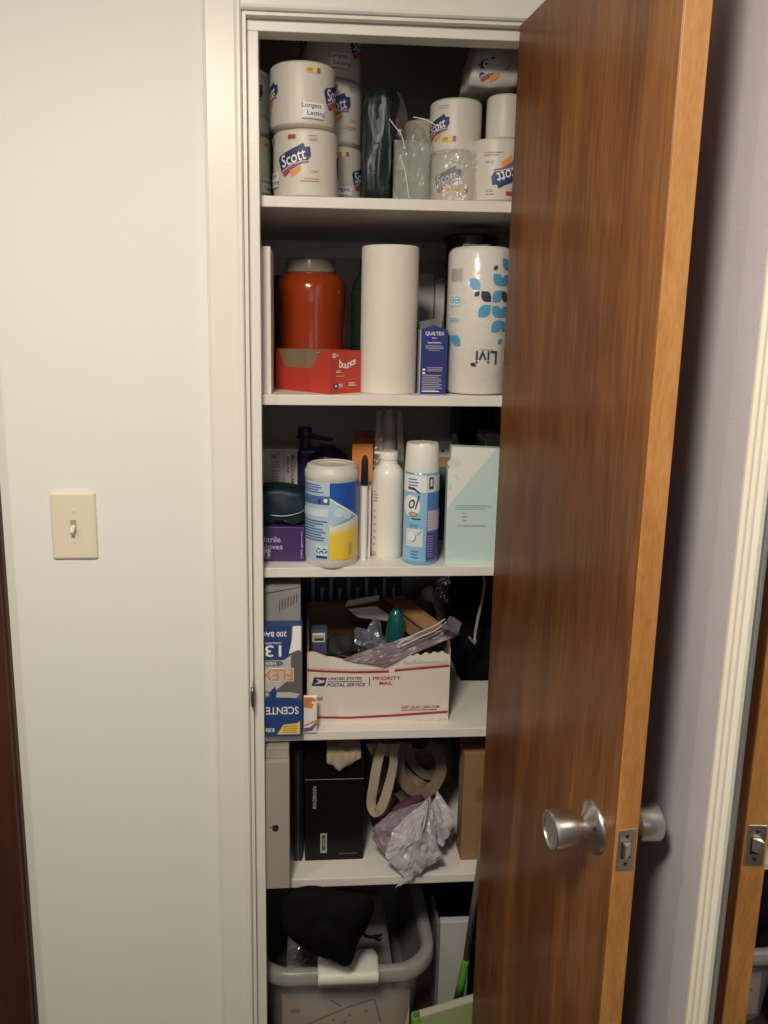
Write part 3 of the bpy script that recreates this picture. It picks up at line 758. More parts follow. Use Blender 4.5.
# ================================================================ SHELF 3
# purple glove box
t, w_, h_ = carton('glove_box', 'purple nitrile glove box behind the left jamb', 'box', 225, 304.5, 527, .045, 0, .10, mat('purple_carton', (.065, .033, .135), .45), S3, rz=math.radians(-3))
pv = mat('pale_violet_print', (.55, .48, .68), .5)
Lb = Lab(); u0 = w_ / 2 - .083
Lb.text('Nitrile', u0 - .0085, u0 + .0345, h_ - .032, h_ - .020, white if False else pv); Lb.text('Gloves', u0 - .0085, u0 + .0385, h_ - .047, h_ - .035, pv)
Lb.lines(u0, u0 + .022, h_ - .052, h_ - .0495, 1, pv); Lb.rect(u0 - .006, u0 + .013, .010, .026, pv); Lb.poly([(u0 + .002, .010), (u0 + .006, .010), (u0 + .008, .018), (u0 + .003, .020)], mat('purple_carton')); Lb.lines(u0 - .004, u0 + .013, .006, .009, 1, pv)
Lb.rect(w_ / 2 - .009, w_ / 2 - .002, .004, h_ - .004, mat('deep_purple', (.06, .03, .14), .5)); Lb.text('100 gloves', w_ / 2 - .0075, w_ / 2 - .0035, .008, h_ - .008, pv, vert=1)
Lb.wrap('printed_front', front(0), t)
gh = S3 + h_
# crumpled dark bag on the glove box + teal case
t = thing('teal_case', 'dark teal zip case lying on the purple glove box', 'case', (.040, .105, gh))
bm = bmesh.new(); bmesh.ops.create_cube(bm, size=1); bmesh.ops.subdivide_edges(bm, edges=bm.edges[:], cuts=8, use_grid_fill=True)
for v in bm.verts:
    p = v.co.copy(); q = p * .72 + p.normalized() * .17
    v.co = Vector((q.x * .115 - .012, q.y * .09, q.z * .075 + .036)); 
    if v.co.z > .03: v.co.z -= .006 * max(0, v.co.x * 30)
    v.co += Vector((1, 1, .3)) * .004 * noise.noise(p * 4); v.co.z = max(0, v.co.z)
fin('case_body', bm, mat('teal_fabric', (.008, .028, .042), .5, bump=.4, bscale=60), t, smooth=True)
tube('zip', spline([(-.03, -.047, .022), (0, -.050, .020), (.03, -.048, .026), (.042, -.043, .032)], 5), .0015, mat('zip_grey', (.22, .25, .28), .3, .5), t, 8)
tube('handle_loop', spline([(-.02, -.045, .008), (.0, -.056, .012), (.02, -.056, .006), (.036, -.048, .012)], 5), .003, blackm, t, 8)
# striped print box
t, w_, h_ = carton('white_box', 'grey white box with sideways lettering behind the teal case', 'box', 245, 298, 449, .27, 0, .12, mat('dim_white_card', (.72, .68, .61), .6), S3)
Lb = Lab(); e = w_ / 2
Lb.text('24/7', e - .062, e - .042, h_ - .024, h_ - .009, charc); Lb.lines(e - .062, e - .040, h_ - .044, h_ - .027, 3, greyp); Lb.lines(e - .060, e - .042, h_ - .085, h_ - .048, 6, greyp)
Lb.rect(e - .0335, e - .032, .0, h_, greyp); Lb.text('MADDOGAMES', e - .0165, e - .0075, h_ - .095, h_ - .014, charc, vert=-1); Lb.text('GENUINE', e - .026, e - .020, h_ - .055, h_ - .016, charc, vert=-1)
Lb.wrap('printed_front', front(0), t)
# dark violet jug with strap cap
jy = .28; jc = at(327, 470, y=jy).x
t = thing('water_jug', 'dark violet plastic jug with a looped strap lid', 'jug', (jc, jy, S3))
jm = mat('violet_plastic', (.035, .025, .10), .3); z1_ = at(318, 445, y=jy).z - S3
xo = at(302, 500, y=jy).x - jc
lathe('jug_body', [(0, 0), (.050, 0), (.055, .006), (.055, z1_ - .05), (.045, z1_ - .02), (.020, z1_ - .004), (.018, z1_), (0, z1_)], jm, t, 60)
zc = at(305, 427, y=jy).z - S3; xc = at(305, 435, y=jy).x - jc
lathe('jug_cap', [(0, 0), (.020, 0), (.020, .003), (.0165, .005), (.0160, .022), (.0145, .024), (0, .024)], jm, t, 40, loc=(xc, 0, zc - .024))
lathe('spout', [(0, 0), (.013, 0), (.013, .034), (0, .034)], jm, t, 30, loc=(xc, 0, zc - .056))
tube('strap_loop', spline([(xc + .012, 0, zc - .018), (xc + .03, -.006, zc - .020), (xc + .055, -.004, zc - .026), (xc + .062, .002, zc - .029), (xc + .05, .006, zc - .030), (xc + .022, .006, zc - .026), (xc + .01, .004, zc - .024)], 6), .0032, jm, t, 10)
box('jug_shoulder', xc - .018, .01, -.02, .02, z1_ * .3, zc - .045, jm, t, bev=.012, seg=4)
# wipes canister
a, b = at(305, 520, y=.047).x, at(358, 520, y=.047).x; r = (b - a) / 2; h = at(331, 464, y=.02).z - S3 - .002
t = thing('wipes_canister', 'round wipes canister with blue and yellow label, grey lid', 'canister', ((a + b) / 2, .047, S3))
gl = mat('canister_plastic', (.62, .62, .60), .35); lm = mat('lid_plastic', (.60, .59, .54), .4)
zl = at(331, 482, y=.0).z - S3
lathe('canister_body', [(0, 0), (r * .95, 0), (r * .975, .002), (r * .985, .010), (r * .99, .016), (r * .99, zl), (r * .94, zl + .003), (0, zl + .003)], gl, t, 90)
lathe('flip_lid', [(0, zl), (r * .99, zl), (r * 1.01, zl + .003), (r * 1.01, zl + .016), (r * .985, zl + .018), (r * .965, h - .010), (r * .93, h - .003), (r * .84, h), (r * .80, h - .002), (r * .62, h - .003), (r * .6, h - .005), (0, h - .005)], lm, t, 90)
Lb = Lab(); lb = mat('label_pale_blue', (.45, .58, .70), .35); db = mat('label_royal_blue', (.02, .09, .42), .3); mb = mat('label_mid_blue', (.18, .45, .66), .3)
ye = mat('label_yellow', (.85, .60, .06), .35); cream = mat('label_cream', (.82, .78, .62), .4)
z0_, z1_ = .017, zl - .001; H = z1_ - z0_; S = r * 1.35
Lb.rect(-S, S, z0_, z1_, lb)
us = -.004
Lb.rect(us, S, z0_, z0_ + H * .44, ye)
for i in range(6): Lb.poly([(us, z0_ + H * (.30 + i * .022)), (S, z0_ + H * (.36 + i * .03)), (S, z0_ + H * .56), (us, z0_ + H * .45)], mat('yellow_fade_%d' % i, tuple(ye_ * (1 - i / 5) + c_ * i / 5 for ye_, c_ in zip((.85, .60, .06), (.80, .78, .68))), .35))
Lb.poly([(us, z0_ + H * .45), (S, z0_ + H * .62), (S, z0_ + H * .70), (us, z0_ + H * .80)], mat('label_sky', (.42, .62, .74), .3))
Lb.poly([(us, z0_ + H * .43), (S, z0_ + H * .57), (S, z0_ + H * .66), (us + .02, z0_ + H * .49)], mb)
Lb.poly([(us, z0_ + H * .81), (S, z0_ + H * .50), (S, z1_), (us, z1_)], db)
Lb.poly([(us, z0_ + H * .79), (S, z0_ + H * .47), (S, z0_ + H * .50), (us, z0_ + H * .81)], white)
Lb.circ(.016, z0_ + H * .62, .011, mat('label_glint', (.60, .73, .80), .3), .009); Lb.circ(.034, z0_ + H * .58, .009, mat('label_glint'), .008)
Lb.lines(us + .040, us + .050, z0_ + .010, z0_ + .036, 9, greyp, .1)
Lb.rect(-S, us, z0_ + H * .72, z0_ + H * .83, mat('label_slate_blue', (.08, .16, .38), .4)); Lb.rect(-.028, -.021, z0_ + H * .73, z0_ + H * .79, navy); Lb.circ(-.012, z0_ + H * .775, .004, white)
Lb.lines(-S, us - .004, z0_ + H * .86, z1_ - .003, 4, mat('label_slate_blue')); Lb.rect(-S, us - .002, z0_ + H * .56, z0_ + H * .66, mat('label_glint'))
Lb.lines(-S, us - .004, z0_ + H * .24, z0_ + H * .52, 8, mat('label_slate_blue'), .4)
Lb.rect(-.032, -.007, z0_ + .004, z0_ + .030, mat('label_glint')); Lb.rect(-.031, -.008, z0_ + .004, z0_ + .009, navy)
for cu in (-.0255, -.0135):
    for i in range(3):
        aa = PI / 2 + i * 2 * PI / 3; p0 = (cu + .0048 * math.cos(aa - .75), z0_ + .019 + .0048 * math.sin(aa - .75)); p1 = (cu + .0048 * math.cos(aa + .55), z0_ + .019 + .0048 * math.sin(aa + .55))
        d_ = Vector((p1[0] - p0[0], p1[1] - p0[1])).normalized(); n_ = Vector((-d_.y, d_.x)) * .0013
        Lb.poly([(p0[0] - n_.x, p0[1] - n_.y), (p1[0] - n_.x, p1[1] - n_.y), (p1[0] + d_.x * .002, p1[1] + d_.y * .002), (p1[0] + n_.x, p1[1] + n_.y), (p0[0] + n_.x, p0[1] + n_.y)], navy)
Lb.wrap('printed_label', cyl(r * .99 + .0003, facing(t.location.x, t.location.y)), t, step=.003)
# orange box, pen box
t, w_, h_ = carton('orange_box', 'narrow orange box standing behind the black capped stick', 'box', 352, 373, 444, .17, 0, .09, mat('orange_card', (.78, .26, .06), .5), S3, rz=math.radians(-6))
box('open_top_flap', -w_ / 2, w_ / 2, .0885, .0900, h_ - .001, h_ + .018, mat('orange_card_inside', (.30, .10, .04), .6), t)
t, w_, h_ = carton('white_box', 'slim white box standing under the black capped stick', 'box', 357.5, 371, 486, .065, 0, .05, whitecard, S3, rz=math.radians(-5))
Lb = Lab(); Lb.lines(.002, .010, .02, h_ - .02, 3, pgrey, .5, True); Lb.wrap('printed_front', front(0), t)
yk = .050; t = thing('tapered_stick', 'slim white stick with a long black tapered cap', 'stick', (at(363.5, 556, y=yk).x, yk, S3))
zs = at(363, 485, y=yk).z - S3; zt = at(363, 455, y=yk).z - S3
lathe('stick_body', [(0, 0), (.0058, 0), (.0058, .006), (.0068, zs * .5), (.0062, zs), (0, zs)], white, t, 24)
lathe('black_cap', [(0, zs), (.0080, zs), (.0078, zs + .02), (.0068, zt - .012), (.0040, zt - .002), (0, zt)], blackm, t, 24)
# white bottle
yb = .085; a, b = at(371.5, 520, y=yb).x, at(403, 520, y=yb).x; r = (b - a) / 2
zf = lambda py: at(387, py, y=yb).z - S3
t = thing('white_bottle', 'tall white round shouldered bottle with a white flip cap', 'bottle', ((a + b) / 2, yb, S3))
pw = mat('white_bottle_plastic', (.84, .80, .73), .3)
zn, zc, zt = zf(470), zf(459), zf(451)
lathe('bottle_body', [(0, 0), (r * .9, 0), (r * .98, .004), (r, .012), (r, zf(478)), (r * .98, zf(474)), (r * .91, zf(470)), (r * .78, zf(466.5)), (r * .62, zf(464)), (r * .57, zf(462)), (r * .56, zc), (0, zc)], pw, t, 72)
lathe('flip_cap', [(0, zc), (r * .60, zc + .0005), (r * .60, zt - .002), (r * .56, zt), (0, zt)], pw, t, 48)
box('spout_lip', -r * .90, -r * .3, -.008, .008, zt - .0055, zt - .0005, pw, t, bev=.0015)
Lb = Lab(); Lb.lines(-.034, -.022, zf(500), zf(488), 4, greyp); Lb.lines(-.034, -.026, zf(545), zf(505), 6, pgrey); Lb.lines(-.034, -.024, zf(553), zf(548), 2, greyp)
Lb.wrap('printed_side', cyl(r + .0002, facing(t.location.x, t.location.y)), t, step=.003)
# grey bottle in clear sleeve behind
yb = .17; t = thing('grey_bottle', 'grey domed bottle showing above the white bottle', 'bottle', (at(388.5, 430, y=yb).x, yb, S3))
zf = lambda py: at(388, py, y=yb).z - S3; r = 8.2 * (1.5 + yb) / FPX * 1.02
lathe('bottle_body', [(0, 0), (.027, 0), (.028, .005), (.028, zf(470)), (r * 1.2, zf(455)), (r, zf(448)), (r, zf(428)), (r * .85, zf(418)), (r * .62, zf(412)), (r * .55, zf(409)), (0, zf(408))], mat('warm_grey_plastic', (.30, .265, .24), .4), t, 48)
sl = thing('plastic_sleeve', 'clear plastic sleeve around the grey domed bottle', 'plastic sleeve', (at(388.5, 430, y=yb).x, yb, S3))
sheet('sleeve_panel', [(-.034, -.034, zf(470)), (-.014, -.036, zf(470)), (-.018, -.020, zf(409)), (-.028, -.018, zf(410))], film('sleeve_film', (.45, .42, .38), .28, .06, .3), sl, 6, 12, .003, 30, t=0)
sheet('sleeve_panel', [(.018, -.034, zf(470)), (.034, -.030, zf(470)), (.026, -.016, zf(409)), (.016, -.018, zf(410))], film('sleeve_film'), sl, 6, 12, .003, 30, 4, t=0)
sheet('sleeve_side', [(-.034, -.034, .09), (.034, -.034, .09), (.034, -.034, zf(475)), (-.034, -.034, zf(475))], film('sleeve_film'), sl, 6, 12, .003, 30, 4, t=0)
# aerosol can
yl = .045; a, b = at(403, 520, y=yl).x, at(438, 520, y=yl).x; r = (b - a) / 2; zf = lambda py: at(420, py, y=yl - .02).z - S3
t = thing('aerosol_can', 'light blue disinfectant spray can with a tall white cap', 'spray can', ((a + b) / 2, yl, S3))
cbm = mat('can_light_blue', (.20, .43, .66), .22, .15); wcap = mat('white_cap_plastic', (.80, .79, .75), .3)
zt, zc = zf(444), zf(472)
lathe('can_body', [(0, .003), (r * .90, .002), (r * .95, 0), (r, .003), (r * .975, .006), (r * .975, zc - .006), (r, zc - .003), (r * .97, zc), (0, zc)], cbm, t, 90)
lathe('spray_cap', [(0, zc), (r * .96, zc), (r * .965, zc + .003), (r * .91, zt - .004), (r * .86, zt), (r * .2, zt - .001), (0, zt - .001)], wcap, t, 72)
box('cap_notch', -.012, .010, -r * .82, -r * .3, zt - .002, zt + .0025, wcap, t, bev=.001)
Lb = Lab(); sky = mat('can_sky_blue', (.28, .55, .74), .3); indigo = mat('can_indigo', (.07, .07, .30), .3); mid = mat('can_mid_blue', (.10, .22, .55), .3)
HH = zc - .012; S = r * 1.4; z0_ = .008
Lb.rect(-S, .007, z0_, z0_ + HH, sky); Lb.rect(.007, S, z0_, z0_ + HH, mid); Lb.rect(-S, .0055, zf(491), zf(474), white); Lb.rect(.0065, S, zf(491), zf(474), mat('label_glint'))
Lb.lines(-.034, -.010, zf(486), zf(477), 3, mid, .2); Lb.rect(.010, .020, zf(488), zf(476), charc); Lb.rect(.013, .017, zf(485), zf(478), white)
Lb.at(-.027, zf(505)); Lb.circ(0, 0, .020, white, .022); Lb.circ(.0, -.0, .0165, white); Lb.at()
Lb.poly([(-.034, zf(486)), (-.020, zf(486.5)), (-.008, zf(491)), (-.008, zf(493)), (-.020, zf(489)), (-.034, zf(488.5))], charc)
Lb.text('ol', -.034, -.015, zf(508), zf(494), charc, slant=.25)
Lb.circ(-.022, zf(513), .010, charc, .0052); Lb.circ(-.022, zf(513), .0088, mat('dusty_pink', (.60, .38, .40), .4), .0042)
Lb.text('Spray', -.029, -.010, zf(527), zf(521), mid); Lb.lines(-.024, -.004, zf(519), zf(516), 1, navy)
Lb.rect(-.036, .000, zf(545), zf(527.5), mat('label_cloud', (.68, .76, .78), .4)); Lb.circ(-.022, zf(536), .0085, mat('can_mid_grey', (.28, .33, .38), .4), .010); Lb.circ(-.0235, zf(535), .0078, white, .0095)
Lb.poly([(-.012, zf(532)), (-.003, zf(529)), (-.003, zf(530.5)), (-.012, zf(534))], greyp)
Lb.lines(-.024, -.006, zf(557), zf(548), 3, mid, .3)
Lb.rect(.0085, S, zf(529), zf(509), mat('label_lilac', (.56, .50, .58), .4)); Lb.lines(.010, .026, zf(527), zf(511), 6, greyp)
Lb.rect(.0065, S, z0_ + .005, zf(531), indigo); Lb.lines(.0085, .023, z0_ + .008, zf(533), 9, mat('lilac_print', (.30, .24, .50), .4))
Lb.wrap('printed_label', cyl(r * .975 + .0003, facing(t.location.x, t.location.y) + 9), t, step=.003)
# mint box with open top
ym = .022; a, b = at(446.5, 520, y=ym).x, at(497, 520, y=ym).x; w_ = b - a; h_ = at(472, 446.5, y=ym).z - S3
t = thing('mint_box', 'pale mint green box with white diagonal panel beside the door', 'box', ((a + b) / 2, ym, S3), math.radians(-2))
mint = mat('mint_card', (.54, .71, .68), .45); mw = mat('mint_white', (.78, .80, .74), .45)
w2 = w_ / 2
vs = [(-w2, 0, 0), (w2, 0, 0), (w2, 0, h_ * .985), (-w2 + .006, 0, h_), (-w2 + .004, 0, h_ * .83), (-w2, 0, h_ * .80)]
n = len(vs); vs2 = [(x, y + .025, z) for x, y, z in vs]
fs = [tuple(range(n)), tuple(range(n, 2 * n))[::-1]] + [(i, n + i, n + (i + 1) % n, (i + 1) % n) for i in range(n)]
obj('carton', vs + vs2, fs, mint, t)
Lb = Lab(); Lb.poly([(-w2, h_ * .48), (w2 - .010, h_ * .97), (w2 - .012, h_ * .985), (-w2 + .006, h_ * .998), (-w2 + .004, h_ * .83), (-w2, h_ * .80)], mw)
Lb.circ(-w2 + .012, h_ * .86, .014, mat('mint_shade', (.68, .72, .68), .5), .009); Lb.circ(w2 - .003, h_ * .64, .005, mw)
Lb.poly([(-w2 + .010, h_ * .74), (-w2 + .016, h_ * .765), (-w2 + .026, h_ * .72), (-w2 + .016, h_ * .735)], mat('mint_shade')); Lb.circ(-w2 + .005, h_ * .66, .003, mint, .008)
pg = mat('mint_text', (.38, .46, .44), .5)
Lb.lines(-w2 + .018, w2 - .012, h_ * .465, h_ * .51, 3, pg, .2); Lb.lines(-w2 + .032, -w2 + .046, h_ * .36, h_ * .45, 3, pg, .4); Lb.lines(-w2 + .022, w2 - .018, h_ * .32, h_ * .34, 2, pg, .1)
Lb.circ(-w2 + .007, h_ * .09, .006, mat('mint_shade'), .006); Lb.rect(w2 - .0016, w2, 0, h_ * .985, mw)
Lb.wrap('printed_front', front(0), t)
# things behind the spray can and mint box
t, w_, h_ = carton('white_box', 'small white carton with a dark dot between spray can and mint box', 'box', 424, 452, 441, .20, 0, .08, mat('dim_white_card'), S3 + .0)
Lb = Lab(); Lb.circ(.010, h_ - .022, .0035, navy); Lb.lines(-.004, .006, h_ - .012, h_ - .007, 1, navy); Lb.rect(-w_ / 2, w_ / 2, h_ - .058, h_ - .036, mat('tan_print', (.40, .27, .13), .6)); Lb.rect(-w_ / 2, w_ / 2, h_ - .105, h_ - .058, mat('teal_print', (.10, .17, .18), .5)); Lb.rect(-w_ / 2, w_ / 2, .001, h_ - .105, mat('ink_blue_print', (.03, .05, .14), .5))
Lb.wrap('printed_front', front(0), t)
yb = .30; t = thing('grey_bottle', 'pale grey rounded bottle top just above the mint box', 'bottle', (at(454, 440, y=yb).x, yb, S3)); zt = at(454, 434, y=yb).z - S3
lathe('bottle_body', [(0, 0), (.022, 0), (.022, zt - .035), (.012, zt - .02), (.0085, zt - .006), (.006, zt), (0, zt)], mat('grey_plastic', (.35, .35, .33), .4), t, 32)
t, w_, h_ = carton('grey_box', 'grey block behind the mint box, beside the door', 'box', 484, 500, 433.5, .24, 0, .08, mat('grey_plastic'), S3)
t, w_, h_ = carton('black_case', 'tall black case filling the back right of the third shelf', 'case', 459, 492, 410, .42, 0, .12, blackm, S3, bev=.004)
yb = .18; t = thing('cable', 'thin pale cable end rising behind the mint box', 'cable', (.43, yb, S3))
p0 = at(478, 434, y=yb); p1 = at(486, 446, y=yb)
tube('wire', spline([(p0.x - .43, 0, p0.z - S3), ((p0.x + p1.x) / 2 - .428, 0, (p0.z + p1.z) / 2 - S3 + .002), (p1.x - .43, 0, p1.z - S3), (p1.x - .42, .01, .10), (p1.x - .42, .01, .004)], 6), .0016, mat('pale_wire', (.60, .58, .55), .4), t, 8)

# ================================================================ SHELF 4
# trash bag box, upside down
yf = -.015; a, b = .0012, at(302.5, 690, y=yf).x; w_ = b - a; h_ = at(285, 626, y=yf).z - S4; e = w_ / 2
t = thing('trash_bag_box', 'upside down blue trash bag box with orange lettering', 'box', ((a + b) / 2, yf, S4), 0)
fb = mat('bag_box_blue', (.025, .06, .20), .4)
box('carton', -e, e, 0, .12, 0, h_, fb, t, bev=.001)
fo = mat('bag_box_orange', (.72, .22, .05), .45); gy = mat('bag_grey_photo', (.50, .49, .48), .5); dg = mat('bag_dark_photo', (.12, .12, .13), .5)
Lb = Lab(); Z = lambda py: at(285, py, y=yf).z - S4
X = lambda px: at(px, 690, y=yf).x - (a + b) / 2
Lb.rect(-e, X(302), Z(703), Z(625.5), dg); Lb.rect(-e, X(291), Z(660), Z(626), fb); Lb.poly([(X(289), Z(654)), (X(298), Z(650)), (X(301), Z(651)), (X(301), Z(626)), (X(293), Z(626)), (X(292), Z(640))], white)
Lb.poly([(-e, Z(703)), (X(268), Z(703)), (X(276), Z(690)), (X(291), Z(678)), (X(291), Z(655)), (X(284), Z(660)), (-e, Z(660))], gy)
Lb.poly([(-e, Z(738)), (e, Z(738)), (e, Z(699)), (X(290), Z(698)), (X(277), Z(694)), (X(275), Z(686)), (X(266), Z(696)), (-e, Z(700))], fb)
Lb.poly([(X(276), Z(697)), (X(296), Z(698)), (X(300), Z(694)), (X(290), Z(692)), (X(277), Z(692))], gy)
Lb.circ(X(267), Z(694), .007, dg); Lb.circ(X(267), Z(694), .004, gy)
Lb.text('200 BAGS', X(258), X(287), Z(636.5), Z(631.5), white, vert=2); Lb.text('GALLON', X(266), X(281.5), Z(644), Z(642), white, vert=2)
Lb.text('13', X(265.5), X(281.5), Z(656.5), Z(645), white, vert=2)
Lb.rect(X(240), X(281), Z(666), Z(660.5), mat('slate_print', (.14, .18, .22), .5)); Lb.circ(X(281), Z(663.2), .0045, mat('slate_print')); Lb.text('HEXAFRESH', X(248), X(276), Z(664.8), Z(661.6), white, vert=2)
Lb.text('FLEX', X(259.5), X(293.6), Z(681.2), Z(667.8), white, vert=2); Lb.text('FLEX', X(260.5), X(293), Z(680.6), Z(668.6), fo, vert=2)
Lb.text('SCENTED', X(259), X(298.5), Z(714), Z(706.5), white, vert=2); Lb.text('KIRKLAND', X(250), X(274), Z(731.5), Z(727.5), white, vert=2)
Lb.poly([(X(277), Z(734)), (X(300), Z(734)), (X(300), Z(721)), (X(297), Z(723)), (X(283), Z(724.5))], yellowp); Lb.lines(X(282), X(299), Z(733), Z(725), 4, mat('olive_print', (.40, .30, .05), .5), .2)
Lb.wrap('printed_front', front(0), t, clip=(-e, e, 0, h_))
ztop = S4 + h_
t = thing('grey_box', 'dim grey box with slanted stripes lying on the trash bag box', 'box', ((a + b) / 2 + .0, .012, ztop), 0)
hh = at(285, 584, y=.03).z - ztop
box('carton', -e, e - .004, 0, .09, 0, hh, mat('dim_grey_card', (.27, .26, .25), .7, var=.1), t, bev=.001)
Lb = Lab()
for i in range(7): u = e - .048 + i * .0058; z_ = hh * (.20 + .04 * i); Lb.poly([(u, z_ + .006), (u + .0018, z_ + .006), (u + .0026, z_ + .030 - .0012 * i), (u + .0010, z_ + .030)], charc)
Lb.poly([(-e, hh * .80), (e - .006, hh * .98), (e - .006, hh * 1.0), (-e, hh * .83)], charc)
Lb.wrap('printed_front', front(0), t, clip=(-e, e - .004, 0, hh))
# small orange and white packet in front of the mailer
yp = -.004; a, b = at(303.5, 715, y=yp).x, at(317, 715, y=yp).x; w_ = b - a; h_ = at(310, 696, y=yp).z - S4
t = thing('small_packet', 'tiny orange and white packet standing at the mailing box corner', 'packet', ((a + b) / 2, yp, S4))
box('packet_body', -w_ / 2, w_ / 2, 0, .006, 0, h_, white, t, bev=.002)
Lb = Lab(); e = w_ / 2; Lb.rect(-e + .001, e - .001, .001, h_ - .002, mat('packet_white', (.80, .78, .74), .4))
Lb.poly([(-e + .001, h_ * .70), (e * .2, h_ * .66), (e * .6, h_ * .78), (e * .9, h_ * .88), (e * .4, h_ - .003), (-e + .001, h_ - .003)], fo); Lb.circ(e * .45, h_ * .82, .0032, white)
Lb.poly([(-e + .001, h_ * .03), (e * .3, h_ * .06), (e - .001, h_ * .22), (e - .001, h_ * .30), (0, h_ * .16), (-e + .001, h_ * .14)], mat('packet_violet', (.17, .12, .30), .4)); Lb.poly([(-e + .001, h_ * .18), (e - .001, h_ * .30), (e - .001, h_ * .36), (-e + .001, h_ * .22)], fo)
Lb.wrap('printed_front', front(0), t)
# mailing box
yu = .036; a, b = at(307, 700, y=yu).x, at(448.5, 700, y=yu).x; w_ = b - a; e = w_ / 2; cx = (a + b) / 2; D = .24
Z = lambda py: at(378, py, y=yu).z - S4
X = lambda px: at(px, 695, y=yu).x - cx
t = thing('mailing_box', 'white red striped postal mailing box, open and full of odds and ends', 'box', (cx, yu, S4))
mw = mat('mailer_white', (.74, .67, .60), .65, bump=.15, bscale=90, var=.03); th = .004
# torn upper edge of the front panel
edge = [(307, 652), (311, 651), (315, 651.5), (320, 653.5), (326, 656), (334, 657), (342, 659), (352, 661), (362, 662), (372, 661), (380, 660), (388, 659.5), (396, 658), (400, 655.5), (404, 657.5), (408, 655), (412, 657), (416, 654.5), (420, 656.5), (425, 653.5), (429, 655.5), (433, 653), (437, 654.5), (441, 652.5), (444.5, 655), (448.5, 656.5)]
top = [(X(p), Z(q)) for p, q in edge]; top[0] = (-e, top[0][1]); top[-1] = (e, top[-1][1])
n = len(top); vs = [(u, 0, v) for u, v in top] + [(u, 0, 0) for u, v in top] + [(u, th, v) for u, v in top] + [(u, th, 0) for u, v in top]; fs, mi = [], []
for i in range(n - 1):
    fs += [(n + i, n + i + 1, i + 1, i), (3 * n + i + 1, 3 * n + i, 2 * n + i, 2 * n + i + 1), (i, i + 1, 2 * n + i + 1, 2 * n + i)]; mi += [0, 1, 0]
fs += [(0, 2 * n, 3 * n, n), (n - 1, 2 * n - 1, 4 * n - 1, 3 * n - 1)]; mi += [0, 0]
obj('front_panel', vs, fs, [mw, card], t, midx=mi)
hb = Z(641)
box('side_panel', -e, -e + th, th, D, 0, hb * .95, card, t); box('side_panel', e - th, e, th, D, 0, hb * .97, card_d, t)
box('side_print', e, e + .0005, 0, D, 0, hb * .9, mw, t); 
box('back_panel', -e + th, e - th, D - th, D, 0, hb, card_d, t); box('base_panel', -e + th, e - th, th, D - th, 0, .004, card_d, t)  # right, back and base panels use darker card for the shade inside
# raised flaps: back flap tilted up, right flap folded over
def slab(name, quad, m, parent, t_=.004, midx=None):
    a_, b_, c_, d_ = [Vector(q) for q in quad]; n_ = (b_ - a_).cross(d_ - a_).normalized() * t_
    vs = [a_, b_, c_, d_, a_ + n_, b_ + n_, c_ + n_, d_ + n_]
    return obj(name, vs, [(0, 3, 2, 1), (4, 5, 6, 7), (0, 1, 5, 4), (1, 2, 6, 5), (2, 3, 7, 6), (3, 0, 4, 7)], m if isinstance(m, list) else [m], parent, midx=midx)
Pz = lambda px, py, y: (at(px, py, y=y) - Vector((cx, yu, S4)))
slab('back_flap', [Pz(305, 632, yu + D), Pz(386, 622, yu + D), Pz(380, 597, yu + D - .03), Pz(308, 608, yu + D - .03)], card_d, t)
slab('side_flap', [Pz(383, 597, yu + D - .03), Pz(404, 596, yu + D - .03), Pz(443, 625, yu + .03), Pz(428, 632, yu + .03)], card, t)
slab('side_flap', [Pz(380, 603, yu + D - .028), Pz(402, 598, yu + D - .028), Pz(430, 630, yu + .06), Pz(411, 636, yu + .06)], card_d, t)
slab('torn_white_flap', [Pz(345, 607, yu + .19), Pz(378, 601, yu + .19), Pz(380, 595.5, yu + .20), Pz(348, 601, yu + .20)], mw, t, .003)
slab('torn_white_flap', [Pz(348, 609, yu + .17), Pz(376, 606, yu + .17), Pz(400, 622, yu + .15), Pz(358, 617, yu + .15)], mw, t, .003)
Lb = Lab(); rs = mat('postal_red', (.38, .035, .04), .5); nb = mat('postal_navy', (.03, .03, .08), .5); pale = mat('postal_pink', (.70, .50, .47), .5)
def stripe(p, m=rs, t_=1.15):
    for (u0, v0), (u1, v1) in zip(p[:-1], p[1:]): Lb.poly([(X(u0), Z(v0 + t_)), (X(u1), Z(v1 + t_)), (X(u1), Z(v1 - t_)), (X(u0), Z(v0 - t_))], m)
stripe([(307.2, 669), (325, 670.5), (355, 671.8), (388.5, 671.6)]); stripe([(394, 670.8), (420, 668.8), (448.2, 666.8)])
stripe([(317, 716), (350, 717), (390, 715.8), (448.2, 713)]); stripe([(307.2, 666.8), (355, 669.2), (388, 669.4)], pale, .4); stripe([(394, 668.4), (448.2, 664.4)], pale, .4)
Lb.poly([(X(311.5), Z(684.5)), (X(324.5), Z(684.8)), (X(326.5), Z(676.5)), (X(314), Z(676))], nb)
Lb.poly([(X(316), Z(677.5)), (X(323), Z(679.5)), (X(325), Z(678)), (X(323.5), Z(681.5)), (X(314), Z(683)), (X(319), Z(680.5))], mw)
Lb.text('UNITED STATES', X(328), X(361), Z(679.0), Z(676.4), nb, slant=.2); Lb.rect(X(327.5), X(362), Z(680.9), Z(680.3), nb)
Lb.text('POSTAL SERVICE', X(327), X(364.5), Z(685.6), Z(682.2), nb, slant=.2)
Lb.rect(X(368.8), X(369.6), Z(685), Z(677), nb)
Lb.text('PRIORITY', X(372.8), X(400), Z(679.6), Z(676.2), rs); Lb.text('MAIL', X(379), X(392), Z(684.5), Z(681.3), rs)
Lb.text('VISIT US AT USPS.COM', X(401), X(439.5), Z(708.8), Z(706.2), rs); Lb.lines(X(401), X(438), Z(711), Z(709.6), 1, rs, .1)
